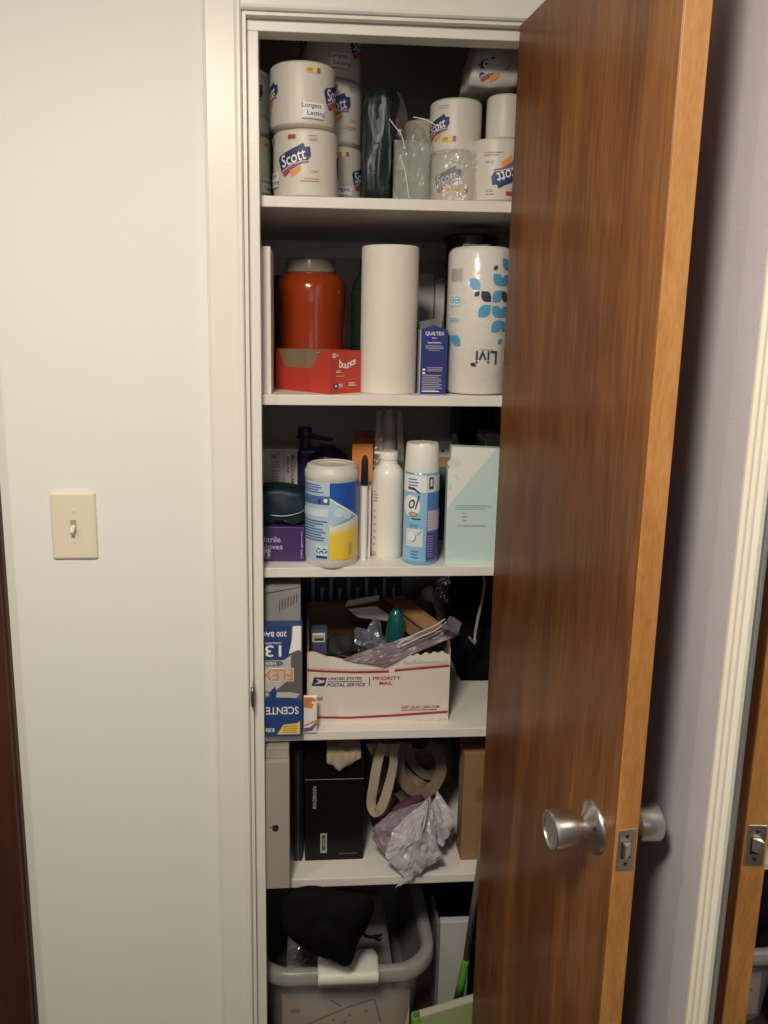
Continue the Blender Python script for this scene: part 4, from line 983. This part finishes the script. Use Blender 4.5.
Lb.lines(X(317), X(323.5), Z(699), Z(695.5), 2, nb, .1)
Lb.lines(X(417), X(447), Z(723.6), Z(719.2), 22, mat('flute_shade', (.52, .46, .40), .7), .6, True); Lb.lines(X(402), X(446), Z(664), Z(660), 24, mat('flute_shade'), .6, True)
Lb.wrap('printed_front', front(0), t)
# contents of the mailer
base = .006
def inside(px, py, dep): return at(px, py, y=yu + dep)
p = inside(319, 650, .09)
it = thing('small_blue_box', 'little blue grey box with picture label inside the mailing box', 'box', (p.x, p.y, S4 + .004))
hh = inside(319, 630, .09).z - S4 - .004; 
box('carton', -.018, .018, 0, .03, 0, hh, mat('slate_blue_card', (.07, .09, .16), .5), it, bev=.001)
Lb = Lab(); Lb.rect(-.0145, .013, hh - .028, hh - .007, white); Lb.rect(-.013, .0115, hh - .026, hh - .012, mat('picture_sage', (.42, .45, .33), .5)); Lb.rect(-.010, .010, hh - .025, hh - .019, charc); Lb.wrap('picture_label', front(0), it)
p = inside(352, 662, .12); it = thing('black_pouch', 'black crumpled pouch in the middle of the mailing box', 'pouch', (p.x, p.y, S4 + .004))
blob('pouch_body', (-.005, 0, .06), (.070, .05, .082), mat('charcoal_cloth', (.02, .022, .024), .8, bump=.5, bscale=60), it, .35, 22, 2, flatten=-.058)
p = inside(395, 655, .075); teal = film('teal_film', (.01, .30, .26), .55, .25, .12, 45)
it = thing('green_bottle', 'small translucent teal plastic bottle in the mailing box', 'bottle', (p.x, p.y, S4 + .004))
hh = inside(392, 609, .075).z - S4 - .004
lathe('bottle_body', [(0, 0), (.019, 0), (.021, .004), (.021, hh * .74), (.0195, hh * .86), (.015, hh * .95), (.007, hh), (0, hh)], mat('teal_plastic', (.008, .13, .115), .15, trans=.3, coat=.5), it, 40)
it = thing('green_bag', 'crinkled clear green bag beside the teal bottle', 'plastic bag', (p.x + .030, p.y + .02, S4 + .004))
blob('bag_film', (-.002, 0, .088), (.024, .022, .048), film('green_film', (.06, .24, .19), .42, .14, .2, 45), it, .5, 40, 5, 4, False)
p = inside(370, 640, .12); it = thing('plastic_bag', 'crumpled clear and bluish plastic bag in the mailing box', 'plastic bag', (p.x, p.y, S4 + .004))
blob('bag_film', (0, .0, .105), (.045, .032, .058), film('bluish_film', (.26, .28, .38), .42, .14, .2, 50), it, .5, 38, 8, 4, False)
sheet('bag_fold', [(-.015, -.01, .07), (.012, -.01, .07), (.018, 0, .135), (-.008, 0, .13)], film('glossy_white_film', (.6, .6, .6), .4, .15, .2), it, 10, 10, .012, 50, 3, t=0)
p = inside(335, 655, .06); it = thing('black_pen', 'black pen lying across the mailing box contents', 'pen', (p.x, p.y, p.z))
tube('pen_barrel', [(-.02, 0, .0), (.05, .01, .005)], .003, blackm, it, 10); tube('pen_tip', [(.05, .01, .005), (.057, .011, .0055)], [.003, .0008], steel, it, 10)
# zip bag draped across the front
zb = thing('zip_bag', 'mauve tinted zip bag draped out over the mailing box front edge', 'zip bag', (cx, yu, S4))
G = lambda px, py, y: at(px, py, y=y) - Vector((cx, yu, S4))
mauve = film('mauve_film', (.15, .065, .10), .75, .05, .4, 30); pmauve = film('pale_mauve_film', (.25, .19, .22), .72, .06, .4, 30)
sheet('bag_panel', [G(342, 659, yu - .006), G(384, 666, yu - .012), G(461, 634, yu + .02), G(444, 624, yu + .05)], pmauve, zb, 14, 12, .006, 40, 3, t=.0006)
sheet('bag_panel', [G(338, 657, yu + .01), G(388, 660, yu + .0), G(440, 632, yu + .03), G(400, 648, yu + .07)], mauve, zb, 14, 10, .006, 40, 7, t=.0006)
sheet('bag_corner', [G(440, 628, yu + .0), G(458, 634, yu - .01), G(462, 622, yu + .02), G(450, 616, yu + .05)], film('grey_mauve_film', (.17, .14, .17), .75, .05, .4, 40), zb, 8, 8, .005, 40, 9, t=.0006)
tube('zip_seam', spline([G(402, 646, yu - .012), G(420, 637, yu - .004), G(436, 630, yu + .01), G(446, 622, yu + .02)], 6), .0013, mat('zip_white', (.66, .62, .62), .3), zb, 6)
tube('zip_seam', spline([G(398, 644, yu - .010), G(416, 634, yu - .002), G(434, 626, yu + .012), G(445, 619, yu + .022)], 6), .0013, mat('zip_white'), zb, 6)
# rack with slats at the back
yr = .38; t = thing('wire_rack', 'dark blue rack with upright slats at the back of the fourth shelf', 'rack', (at(350, 600, y=yr).x, yr, S4)); rm_ = mat('dark_blue_rack', (.03, .055, .10), .5); ox = at(350, 600, y=yr).x
zt = at(350, 578, y=yr).z - S4 + .02
box('rack_panel', at(292, 600, y=yr).x - ox, at(402, 600, y=yr).x - ox, .01, .03, 0, .32 if zt > .32 else zt, mat('rack_panel_blue', (.03, .055, .10), .6), t)
for i in range(10):
    px_ = 313 + i * 8.9 * 1.0; zz = [584, 590][i % 2]
    if px_ > 400: break
    u = at(px_, 600, y=yr).x - ox; top_ = at(px_, 578 if i % 2 == 0 else 588, y=yr).z - S4
    box('slat', u - .004, u + .004, -.002, .009, 0, min(.30, top_), mat('slat_grey_blue', (.40, .47, .55), .45), t, bev=.001)
# crumpled things right behind the mailer
yq = .36; p = at(430, 596, y=yq); t = thing('paper_bag', 'crumpled beige paper bag behind the mailing box', 'paper bag', (p.x, yq, S4))
z_ = p.z - S4
blob('bag_body', (0, 0, z_ * .52), (.04, .045, z_ * .55), mat('beige_paper', (.55, .49, .40), .8, bump=.5, bscale=40), t, .35, 18, 4, 4, False, flatten=-z_ * .51)
sheet('bag_mouth', [(.0, -.02, z_ + .0), (.045, -.01, z_ - .02), (.05, 0, z_ + .07), (.03, 0, z_ + .065)], film('smoky_film', (.25, .26, .25), .5, .2), t, 8, 8, .012, 40, 2, t=.0006)
# black bag on the right
p0 = at(455, 640, y=.30); p1 = at(496, 640, y=.30); t = thing('black_bag', 'tall black bag standing at the right end of the fourth shelf', 'bag', ((p0.x + .555) / 2, .33, S4))
hw = (.555 - p0.x) / 2
bm = bmesh.new(); bmesh.ops.create_cube(bm, size=1); bmesh.ops.subdivide_edges(bm, edges=bm.edges[:], cuts=8, use_grid_fill=True)
for v in bm.verts:
    q = v.co * .93 + v.co.normalized() * .045; v.co = Vector((q.x * hw * 1.99, q.y * .22, q.z * .29 + .145)); v.co.z = max(0, min(.30, v.co.z))
fin('bag_body', bm, blackc, t, smooth=True)
q = [at(484.5, 580, y=.14), at(482, 600, y=.14), at(478, 618, y=.14), at(475, 635, y=.14), at(474.5, 643, y=.14)]
ct = Vector(((p0.x + .555) / 2, .33, S4))
tube('hanging_cord', spline([Vector((q[0].x + .002, .20, q[0].z + .01)) - ct] + [v - ct for v in q] + [Vector((q[-1].x, .20, q[-1].z - .01)) - ct], 5), .0034, mat('cord_grey', (.34, .31, .28), .5), t, 8)

# ================================================================ SHELF 5
yf = -.024; a, b = .0012, at(289.5, 820, y=yf).x; w_ = b - a; e = w_ / 2; h_ = at(280, 762, y=yf).z - S5
t = thing('white_box', 'tall white box with small black fruit logo on its end, lowest shelf', 'box', ((a + b) / 2, yf, S5))
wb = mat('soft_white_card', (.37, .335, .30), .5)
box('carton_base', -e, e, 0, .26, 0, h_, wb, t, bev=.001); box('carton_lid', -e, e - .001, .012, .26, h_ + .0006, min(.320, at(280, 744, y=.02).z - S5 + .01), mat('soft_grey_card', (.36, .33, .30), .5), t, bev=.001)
X = lambda px: at(px, 825, y=yf).x - (a + b) / 2; Z = lambda py: at(277, py, y=yf).z - S5
Lb = Lab(); c_u, c_v = X(275.5), Z(828)
Lb.at(c_u, c_v, 90, 1.35); Lb.circ(-.0018, 0, .0042, black, .0050); Lb.circ(.0018, 0, .0042, black, .0050); Lb.circ(.0075, .0015, .0026, wb, .0026); Lb.poly([(.0, .0062), (.0015, .0098), (.0028, .0088), (.0012, .0058)], black); Lb.at()
Lb.wrap('printed_logo', front(0), t)
# black folder / laptop on edge
p = at(297, 862, z=S5); t = thing('laptop', 'closed black laptop standing on edge beside the white box', 'laptop', (at(296, 800, y=.06).x + .005, .06, S5), 0)
hh = at(296, 746, y=.06).z - S5 - .012
box('lid_half', -.0085, -.001, 0, .22, 0, min(.31, hh), blackm, t, bev=.002); box('base_half', .0, .0085, 0, .22, 0, min(.31, hh), mat('dark_slate_metal', (.03, .04, .05), .25, .8), t, bev=.002)
box('silver_rim', -.0012, .0003, -.0012, .0, .006, min(.31, hh) - .004, mat('rim_grey', (.22, .26, .28), .3, .8), t)
# black box with white vertical lettering
yb = .060; a, b = at(304, 820, y=yb).x, at(363.5, 820, y=yb).x; w_ = b - a; e = w_ / 2; cxx = (a + b) / 2; h_ = at(333, 779, y=yb).z - S5
t = thing('black_box', 'black glossy box with small sideways white lettering', 'box', (cxx, yb, S5))
bb = mat('black_gloss_card', (.004, .004, .0045), .35, spec=.3)
box('carton_base', -e + .002, e, 0, .20, 0, h_, bb, t, bev=.0015); box('carton_lid', -e, e, .004, .20, h_ + .0006, at(333, 752, y=yb).z - S5, bb, t, bev=.0015)
X = lambda px: at(px, 820, y=yb).x - cxx; Z = lambda py: at(333, py, y=yb).z - S5
Lb = Lab(); Lb.text('MAGMANN', X(312.5), X(316.5), Z(808), Z(786), mat('dim_white_print', (.42, .42, .40), .5), vert=1)
Lb.rect(X(320.5), X(327), Z(852.5), Z(833), mat('dim_white_print')); Lb.rect(X(322), X(325.5), Z(850), Z(835), charc); Lb.text('0419', X(322.6), X(325), Z(846), Z(838), mat('dim_white_print'), vert=1)
Lb.rect(X(305), X(363), h_ - .001, h_ + .0006, mat('seam_glint', (.30, .29, .27), .4)); Lb.lines(X(339), X(358), Z(855), Z(852), 1, mat('dark_print_line', (.08, .08, .075), .4), .1)
Lb.wrap('printed_front', front(0), t)
# beige cloth bunched on top
p = at(343, 752, y=yb + .02); t = thing('beige_cloth', 'bunched beige cloth hanging over the black box', 'cloth', (cxx + .02, yb + .07, S5 + (at(333, 752, y=yb).z - S5)))
h0 = t.location.z
bm = bmesh.new(); nu, nv = 22, 22; vs = []
for j in range(nv + 1):
    for i in range(nu + 1):
        s, q = i / nu - .5, j / nv
        x = s * .085 * (1 - .25 * abs(s)); 
        if q < .55: y = .07 - q / .55 * .145; z = .006
        else: y = -.078 - .004 * math.sin((q - .55) * 5); z = .006 - (q - .55) / .45 * (.040 - .020 * abs(s + .1) * 2)
        y += -.010 * abs(noise.noise(Vector((s * 5, q * 1.5, 4)))); z += .006 * noise.noise(Vector((s * 4, q * 2, 7)))
        if q < .55: z = max(z, .002) + .012 * abs(noise.noise(Vector((s * 9, q * 6, 1))))
        vs.append(bm.verts.new((x, y, z)))
for j in range(nv):
    for i in range(nu): k_ = j * (nu + 1) + i; bm.faces.new((vs[k_], vs[k_ + 1], vs[k_ + nu + 2], vs[k_ + nu + 1]))
solid(fin('cloth_fold', bm, canvas, t, smooth=True), .0015)
# canvas tote with handle loop
ty = .10; tx = at(385, 790, y=ty).x
t = thing('canvas_tote', 'beige canvas tote bag with its long strap loop hanging forward', 'tote bag', (tx, ty + .12, S5))
T = lambda px, py, y: at(px, py, y=y) - t.location
bpy.context.view_layer.update(); T = lambda px, py, y: at(px, py, y=y) - t.location
sheet('bag_opening', [T(366, 744, ty + .0), T(400, 744, ty + .0), T(397, 757, ty - .008), T(371, 755, ty - .008)], canvas, t, 10, 5, .006, 40, 3, t=.001)
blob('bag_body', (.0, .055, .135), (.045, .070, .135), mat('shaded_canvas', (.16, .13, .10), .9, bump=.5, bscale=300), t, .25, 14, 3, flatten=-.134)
strap('strap_loop', [T(383, 744, ty - .01), T(378, 760, ty - .02), T(373.5, 785, ty - .03), T(371, 803, ty - .035), T(374.5, 812, ty - .045), T(380, 809, ty - .050), T(385, 798, ty - .045), T(390, 780, ty - .03), T(393.5, 762, ty - .015), T(392, 744, ty)], .021, canvas, t, (.75, -.7, .1), .0025, 10, .6, (.3, -1, .1))
# brown tote with looped handle
ty2 = .15; t = thing('brown_tote', 'brown canvas bag with twisted loop handles at the back', 'tote bag', (at(420, 790, y=.30).x, .36, S5))
bpy.context.view_layer.update()
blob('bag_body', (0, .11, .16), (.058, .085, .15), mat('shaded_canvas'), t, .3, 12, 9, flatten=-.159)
T = lambda px, py, y: at(px, py, y=y) - t.location
strap('handle_loop', [T(402, 742, ty2), T(399, 765, ty2 - .01), T(405, 783, ty2 - .02), T(418, 792, ty2 - .03), T(432, 788, ty2 - .02), T(441, 770, ty2 - .01), T(437, 752, ty2), T(428, 744, ty2 + .01)], .026, brownc, t, (.2, -.8, .6), .003, 10, 0, (.1, -1, .5))
strap('handle_loop', [T(407, 744, ty2 + .03), T(412, 762, ty2 + .02), T(424, 774, ty2 + .01), T(436, 772, ty2 + .02), T(444, 757, ty2 + .03), T(440, 744, ty2 + .04)], .022, mat('tan_canvas', (.21, .155, .10), .9, bump=.6, bscale=500), t, (.2, -.7, .7), .003, 10, 2.5, (.1, -1, .6))
strap('handle_loop', [T(400, 768, ty2 + .02), T(410, 778, ty2 + .0), T(422, 786, ty2 - .01), T(434, 792, ty2 + .01)], .026, mat('tan_canvas'), t, (0, 0, 1), .003, 8, 0, (.2, -1, .3))
sheet('bag_side', [T(399, 744, ty2 + .05), T(446, 744, ty2 + .05), T(449, 775, ty2 + .06), T(404, 778, ty2 + .06)], brownc, t, 14, 10, .022, 22, 6, t=.001)
# white plastic sacks spilling over the shelf edge
t = thing('plastic_sack', 'crumpled white plastic sack spilling over the lowest shelf edge', 'plastic bag', (at(412, 850, y=.02).x, .02, S5))
bpy.context.view_layer.update()
T = lambda px, py, y: at(px, py, y=y) - t.location
pw2 = mat('white_sack_plastic', (.46, .43, .46), .35, bump=.5, bscale=35); dp = mat('dark_plum_cloth', (.09, .035, .06), .7)
def facet(name, pts, tris, m, parent, amp=.003):
    bm = bmesh.new(); vs = [bm.verts.new(p) for p in pts]
    for f in tris: bm.faces.new([vs[i] for i in f])
    bmesh.ops.subdivide_edges(bm, edges=bm.edges[:], cuts=7, use_grid_fill=True)
    bmesh.ops.triangulate(bm, faces=bm.faces[:])
    for v in bm.verts:
        q = Vector((v.co.x * 150 + v.co.z * 40, v.co.z * 22, 0)); r_ = 1 - abs(noise.noise(q)) * 2
        v.co += Vector((.3, -1, .3)) * (amp * 2.4 * r_ + amp * noise.noise(v.co * 60))
    return solid(fin(name, bm, m, parent), .0008)
facet('sack_front', [T(430, 796, .07), T(392, 828, .02), T(384.5, 856, .0), T(403, 876, -.012), T(394.5, 887, -.018), T(412, 877, -.014), T(441.5, 857, .0), T(433, 824, .035), T(415, 835, -.006)],
      [(0, 1, 8), (1, 2, 8), (2, 3, 8), (3, 4, 5), (3, 5, 8), (5, 6, 8), (6, 7, 8), (7, 0, 8)], pw2, t)
facet('sack_back', [T(436, 790, .10), T(428, 812, .05), T(434, 840, .02), T(441, 846, .03), T(455.5, 820, .05), T(446, 804, .07)], [(0, 1, 5), (1, 2, 3), (1, 3, 4), (1, 4, 5)], pw2, t)
facet('sack_left', [T(424, 800, .09), T(390, 812, .07), T(373, 826, .05), T(371, 838, .05), T(385, 855, .03), T(402, 826, .03)], [(0, 1, 5), (1, 2, 5), (2, 3, 4), (2, 4, 5)], mat('mauve_sack_plastic', (.26, .20, .23), .45, bump=.4, bscale=35), t)
tube('sack_crease', spline([T(428, 800, .055), T(424, 825, .0), T(416, 852, -.010), T(410, 868, -.018)], 6), [.0025] * 6 + [.002] * 13, pw2, t, 6)
t2 = thing('plum_scarf', 'dark plum folded cloth tucked behind the white plastic sack', 'cloth', (at(392, 815, y=.11).x, .11, S5))
tt = [at(422, 797, y=.12), at(405, 806, y=.10), at(388, 820, y=.09), at(374, 833, y=.085)]
tube('cloth_roll', spline([v - t2.location for v in tt], 6), [.004 + .010 * math.sin(PI * min(1, (i + 2) / 20)) for i in range(19)], dp, t2, 14)
blob('cloth_pile', (.0, .045, .045), (.045, .035, .047), dp, t2, .3, 20, 6, flatten=-.044)
# dark bundles behind, and brown carton at right
t = thing('cloth_bundle', 'dim grey green bundle squeezed beside the brown carton', 'cloth bundle', (.442, .345, S5))
blob('bundle_body', (0, 0, .125), (.026, .05, .13), mat('murky_cloth', (.10, .10, .085), .8, bump=.5, bscale=60), t, .35, 22, 5, flatten=-.124)
yc = .045; a, b = at(462.5, 810, y=yc).x, .4995; h_ = at(468, 753, y=yc).z - S5
t = thing('brown_carton', 'tall brown cardboard carton beside the door on the lowest shelf', 'box', ((a + b) / 2, yc, S5))
e = (b - a) / 2
box('carton', -e, e, 0, .05, 0, h_, card, t, bev=.001); box('tape_strip', -e * .15, e * .5, -.0003, 0, h_ * .55, h_ * .68, mat('faded_tape', (.24, .13, .06), .7), t)
box('open_flap', -e, e, .046, .049, h_, h_ + .028, card_d, t)

# ================================================================ FLOOR
# clear bin with rounded corners
def rrect(hw, hd, rc, z, n=10):
    out = []
    for cx_, cy_, a0 in ((hw - rc, hd - rc, 0), (-hw + rc, hd - rc, 90), (-hw + rc, -hd + rc, 180), (hw - rc, -hd + rc, 270)):
        for i in range(n + 1):
            q = math.radians(a0 + 90 * i / n); out.append((cx_ + rc * math.cos(q), cy_ + rc * math.sin(q), z))
    return out
def rings(name, rs_, m, parent, capb=True, close=False):
    bm = bmesh.new(); prev = None; first = None
    for ring in rs_:
        vs = [bm.verts.new(p) for p in ring]; n = len(vs)
        if prev:
            for i in range(n): bm.faces.new((prev[i], prev[(i + 1) % n], vs[(i + 1) % n], vs[i]))
        else: first = vs
        prev = vs
    if capb: bm.faces.new(first[::-1])
    return fin(name, bm, m, parent, smooth=True)
bx0, bx1, by0, by1 = -.045, .388, .010, .46; BW, BD, BH = (bx1 - bx0) / 2, (by1 - by0) / 2, .232
t = thing('storage_bin', 'large clear plastic storage bin with a white latch on the floor', 'storage bin', ((bx0 + bx1) / 2, (by0 + by1) / 2, 0))
clearp = film('bin_plastic', (.52, .51, .49), .40, .05, .25, 12); rimp = film('bin_rim_plastic', (.50, .49, .46), .55, .05, .3, 10)
rings('bin_body', [rrect(BW - .050, BD - .045, .06, .002), rrect(BW - .046, BD - .040, .064, .010), rrect(BW - .026, BD - .022, .08, BH - .028), rrect(BW - .024, BD - .020, .08, BH - .012)], clearp, t)
rings('bin_rim', [rrect(BW - .026, BD - .022, .08, BH - .036), rrect(BW - .004, BD - .004, .092, BH - .036), rrect(BW, BD, .095, BH - .030), rrect(BW, BD, .095, BH - .006), rrect(BW - .004, BD - .004, .092, BH), rrect(BW - .020, BD - .018, .084, BH), rrect(BW - .026, BD - .024, .08, BH - .006), rrect(BW - .028, BD - .026, .08, BH - .028)], rimp, t, capb=False)
# latch handle
lx0, lx1 = at(318, 980, y=by0 - .012).x - t.location.x, at(379, 980, y=by0 - .012).x - t.location.x
bm = bmesh.new(); n = 26; top = []
for i in range(n + 1):
    s = i / n; u = lx0 + (lx1 - lx0) * s
    bump = .016 - .014 * math.exp(-((s - .53) / .11) ** 2) * 1.0 - .012 * (max(0, abs(s - .5) - .40) / .10) ** 2
    top.append((u, bump))
yL = -BD - .010
rows = []
for (yy, zz, k_) in ((yL, BH - .030, 0), (yL - .003, BH - .010, 0), (yL + .001, BH - .002, 0), (yL + .010, BH + .0015, 0), (-BD + .022, BH + .012, 1)):
    rows.append([bm.verts.new((u, yy + (b_ * .9 if k_ else 0), zz + (b_ * .8 if k_ else 0))) for u, b_ in top])
for r0, r1 in zip(rows[:-1], rows[1:]):
    for i in range(n): bm.faces.new((r0[i], r0[i + 1], r1[i + 1], r1[i]))
solid(fin('latch_handle', bm, mat('latch_white', (.72, .71, .62), .35), t, smooth=True), .003, -1)
# papers behind the bin front
pp = thing('paper_folder', 'beige printed folder standing inside the clear bin front', 'folder', (.185, .064, .012)); pc = mat('beige_print_card', (.66, .52, .42), .6)
a, b = at(282, 1005, y=.055).x - .185, at(410, 1005, y=.055).x - .185
FH = at(345, 996, y=.055).z - .012
tag(pp); pp.rotation_euler.x = math.radians(0)
box('folder_sheet', a, b, 0, .004, 0, FH, pc, pp)
dk = mat('folder_print', (.20, .13, .09), .6); X = lambda px: at(px, 1010, y=.064).x - .185; Z = lambda py: at(345, py, y=.064).z - .012
Lb = Lab(); Lb.circ(X(295), Z(1009), .012, dk, .006); Lb.circ(X(295), Z(1009), .009, mat('folder_print_soft', (.34, .24, .18), .6), .0035)
for p_, q_ in (((308, 1022), (342, 1009.5)), ((343, 1008.5), (374, 1000)), ((374, 1000), (381, 1024)), ((308, 1022), (309, 1026)), ((330, 999), (341, 1006))):
    d_ = Vector((X(q_[0]) - X(p_[0]), Z(q_[1]) - Z(p_[1]))); n_ = Vector((-d_.y, d_.x)).normalized() * .0022; A_ = Vector((X(p_[0]), Z(p_[1]))); B_ = Vector((X(q_[0]), Z(q_[1])))
    Lb.poly([tuple(A_ - n_), tuple(B_ - n_), tuple(B_ + n_), tuple(A_ + n_)], dk)
for p_ in ((333, 1019), (350, 1015), (366, 1012), (345, 1022)): Lb.circ(X(p_[0]), Z(p_[1]), .0034, dk)
Lb.wrap('printed_sheet', front(0), pp)
pp2 = thing('grey_tray', 'pale grey slab lying across the inside of the clear bin', 'tray', (.175, .23, .05))
box('tray_slab', -.135, .12, -.10, .13, 0, .09, mat('dull_grey_card', (.27, .25, .24), .7, var=.06), pp2, bev=.004); box('tray_liner', -.125, .11, -.09, .12, .09, .0915, mat('liner_grey', (.33, .31, .30), .6), pp2)
sheet('loose_film', [(-.135, -.10, .093), (-.08, -.10, .093), (-.08, -.05, .100), (-.135, -.05, .097)], film('smoky_film'), pp2, 8, 8, .008, 60, 1, t=0)
box('support_block', -.11, .10, -.08, .10, -.045, 0, card_d, pp2)
# black bag slumped on the bin
t = thing('black_garment', 'black cloth garment slumped over the clear storage bin', 'garment', (at(327, 930, y=.0).x, .02, BH)); T = lambda px, py, y: at(px, py, y=y) - t.location
bpy.context.view_layer.update()
out = [(277, 912), (283, 893), (296, 885.5), (313, 883), (330, 887), (350, 892), (374, 891), (377, 905), (372, 922), (365, 935), (357, 944), (354, 966), (345, 970), (335, 962), (318, 958), (303, 951), (290, 940), (281, 930)]
bm = bmesh.new(); cpx = sum(p[0] for p in out) / len(out); cpy = sum(p[1] for p in out) / len(out); R_ = 9; rings_ = []
def fy(py): return -.028 + max(0, (905 - py)) * -.0004
for k_ in range(R_ + 1):
    f = 1 - k_ / R_ * .999
    row = []
    for (p_, q_) in out:
        px_ = cpx + (p_ - cpx) * f; py_ = cpy + (q_ - cpy) * f
        yy = -.020 - .050 * math.sqrt(max(0, 1 - f * f)) + .012 * noise.noise(Vector((px_ * .06, py_ * .06, 2)))
        row.append(bm.verts.new(T(px_, py_, yy)))
    rings_.append(row)
n = len(out)
back = [bm.verts.new(T(cpx + (p_ - cpx) * .92, cpy + (q_ - cpy) * .9, .012)) for p_, q_ in out]
back2 = [bm.verts.new(T(cpx + (p_ - cpx) * .5, cpy + (q_ - cpy) * .5, .03)) for p_, q_ in out]
for r0, r1 in list(zip(rings_[:-1], rings_[1:])) + [(back, rings_[0]), (back2, back)]:
    for i in range(n): bm.faces.new((r0[i], r0[(i + 1) % n], r1[(i + 1) % n], r1[i]))
bm.faces.new(rings_[-1]); bm.faces.new(back2)
o = fin('cloth_body', bm, blackc, t, smooth=True); md = o.modifiers.new('soft', 'SUBSURF'); md.levels = 1; md.render_levels = 2
tube('drawstring', spline([T(362, 932, -.02), T(366, 936, -.02), T(371, 937, -.018), T(378, 936, -.014), T(382, 934.5, -.01)], 6), [.0035] * 20 + [.0028] * 5, blackc, t, 8)
tube('drawstring', spline([T(374, 936, -.018), T(378, 940, -.016), T(381, 939, -.016)], 6), .003, blackc, t, 8)
# white panel box, black top box, pole and green book at right
yb = .12; a, b = at(439, 970, y=yb).x, at(468, 970, y=yb).x; h_ = at(452, 922, y=yb).z
t = thing('white_box', 'tall narrow white panel standing on the floor beside the bin', 'box', ((a + b) / 2, yb, 0), 0); e = (b - a) / 2
box('carton', -e, e, 0, .018, 0, h_, mat('cool_white_card', (.58, .57, .57), .5), t, bev=.0015)
box('side_edge', -e - .008, -e - .0005, .002, .10, 0, h_ * .985, mat('grey_edge_card', (.20, .20, .21), .6), t, bev=.001)
yb2 = .26; a, b = at(428, 905, y=yb2).x, at(470, 905, y=yb2).x; t = thing('black_case', 'black case standing behind the white panel under the lowest shelf', 'case', ((a + b) / 2, yb2, 0)); e = (b - a) / 2
box('case_body', -e, e, 0, .16, 0, .39, blackm, t, bev=.006, seg=3); box('case_handle', -.03, .03, .06, .08, .3901, .402, blackm, t, bev=.003)
# broom pole with green end, leaning
t = thing('mop_pole', 'grey mop pole with a bright green lower sleeve leaning by the door', 'mop', (at(462, 990, y=.05).x, .05, 0))
bpy.context.view_layer.update(); T = lambda px, py, y: at(px, py, y=y) - t.location
g0, g1, g2 = T(458, 1000, .055), T(465.5, 962, .03), T(479, 868, -.008)
tube('pole_tube', [g1, g2, g2 + (g2 - g1) * .3], .0068, mat('pole_grey', (.32, .29, .25), .35, .5), t, 16)
tube('green_sleeve', [g0, g0 + (g1 - g0) * .5, g1, g1 + (g2 - g1) * .03], [.0105, .0100, .0085, .0075], mat('bright_green', (.10, .42, .04), .35), t, 16)
foot = g0 - (g1 - g0) * .6
hd = Vector((foot.x, foot.y, 0)); 
tube('pole_foot', [g0, Vector((hd.x, hd.y, .008))], [.0105, .0120], mat('dark_green_rubber', (.05, .2, .03), .5), t, 14)
t = thing('green_book', 'pale green book with a bright green spine leaning at the bottom right', 'book', (at(443, 1015, y=-.005).x, .0, 0), 0)
bpy.context.view_layer.update(); T = lambda px, py, y: at(px, py, y=y) - t.location
A_, B_, = T(411, 1012, .012), T(474, 993, .012)
def bk(name, u0, u1, d0, d1, m):
    P = lambda u, z: A_ + (B_ - A_) * u if z else Vector(((A_ + (B_ - A_) * u).x, A_.y, 0))
    vs = []
    for dd in (d0, d1):
        for u, z in ((u0, 0), (u1, 0), (u1, 1), (u0, 1)): q = P(u, z).copy(); q.y += dd; vs.append(q)
    return obj(name, vs, [(0, 1, 2, 3), (7, 6, 5, 4), (0, 4, 5, 1), (1, 5, 6, 2), (2, 6, 7, 3), (3, 7, 4, 0)], m, t)
bk('front_cover', .13, 1.0, -.022, -.0195, mat('pale_green_cover', (.36, .42, .20), .5)); bk('page_block', .02, .99, -.019, -.004, mat('page_paper')); bk('spine', 0, .13, -.022, -.0025, mat('lime_spine', (.18, .42, .04), .45)); bk('back_cover', .02, 1, -.0035, -.001, mat('pale_green_cover'))
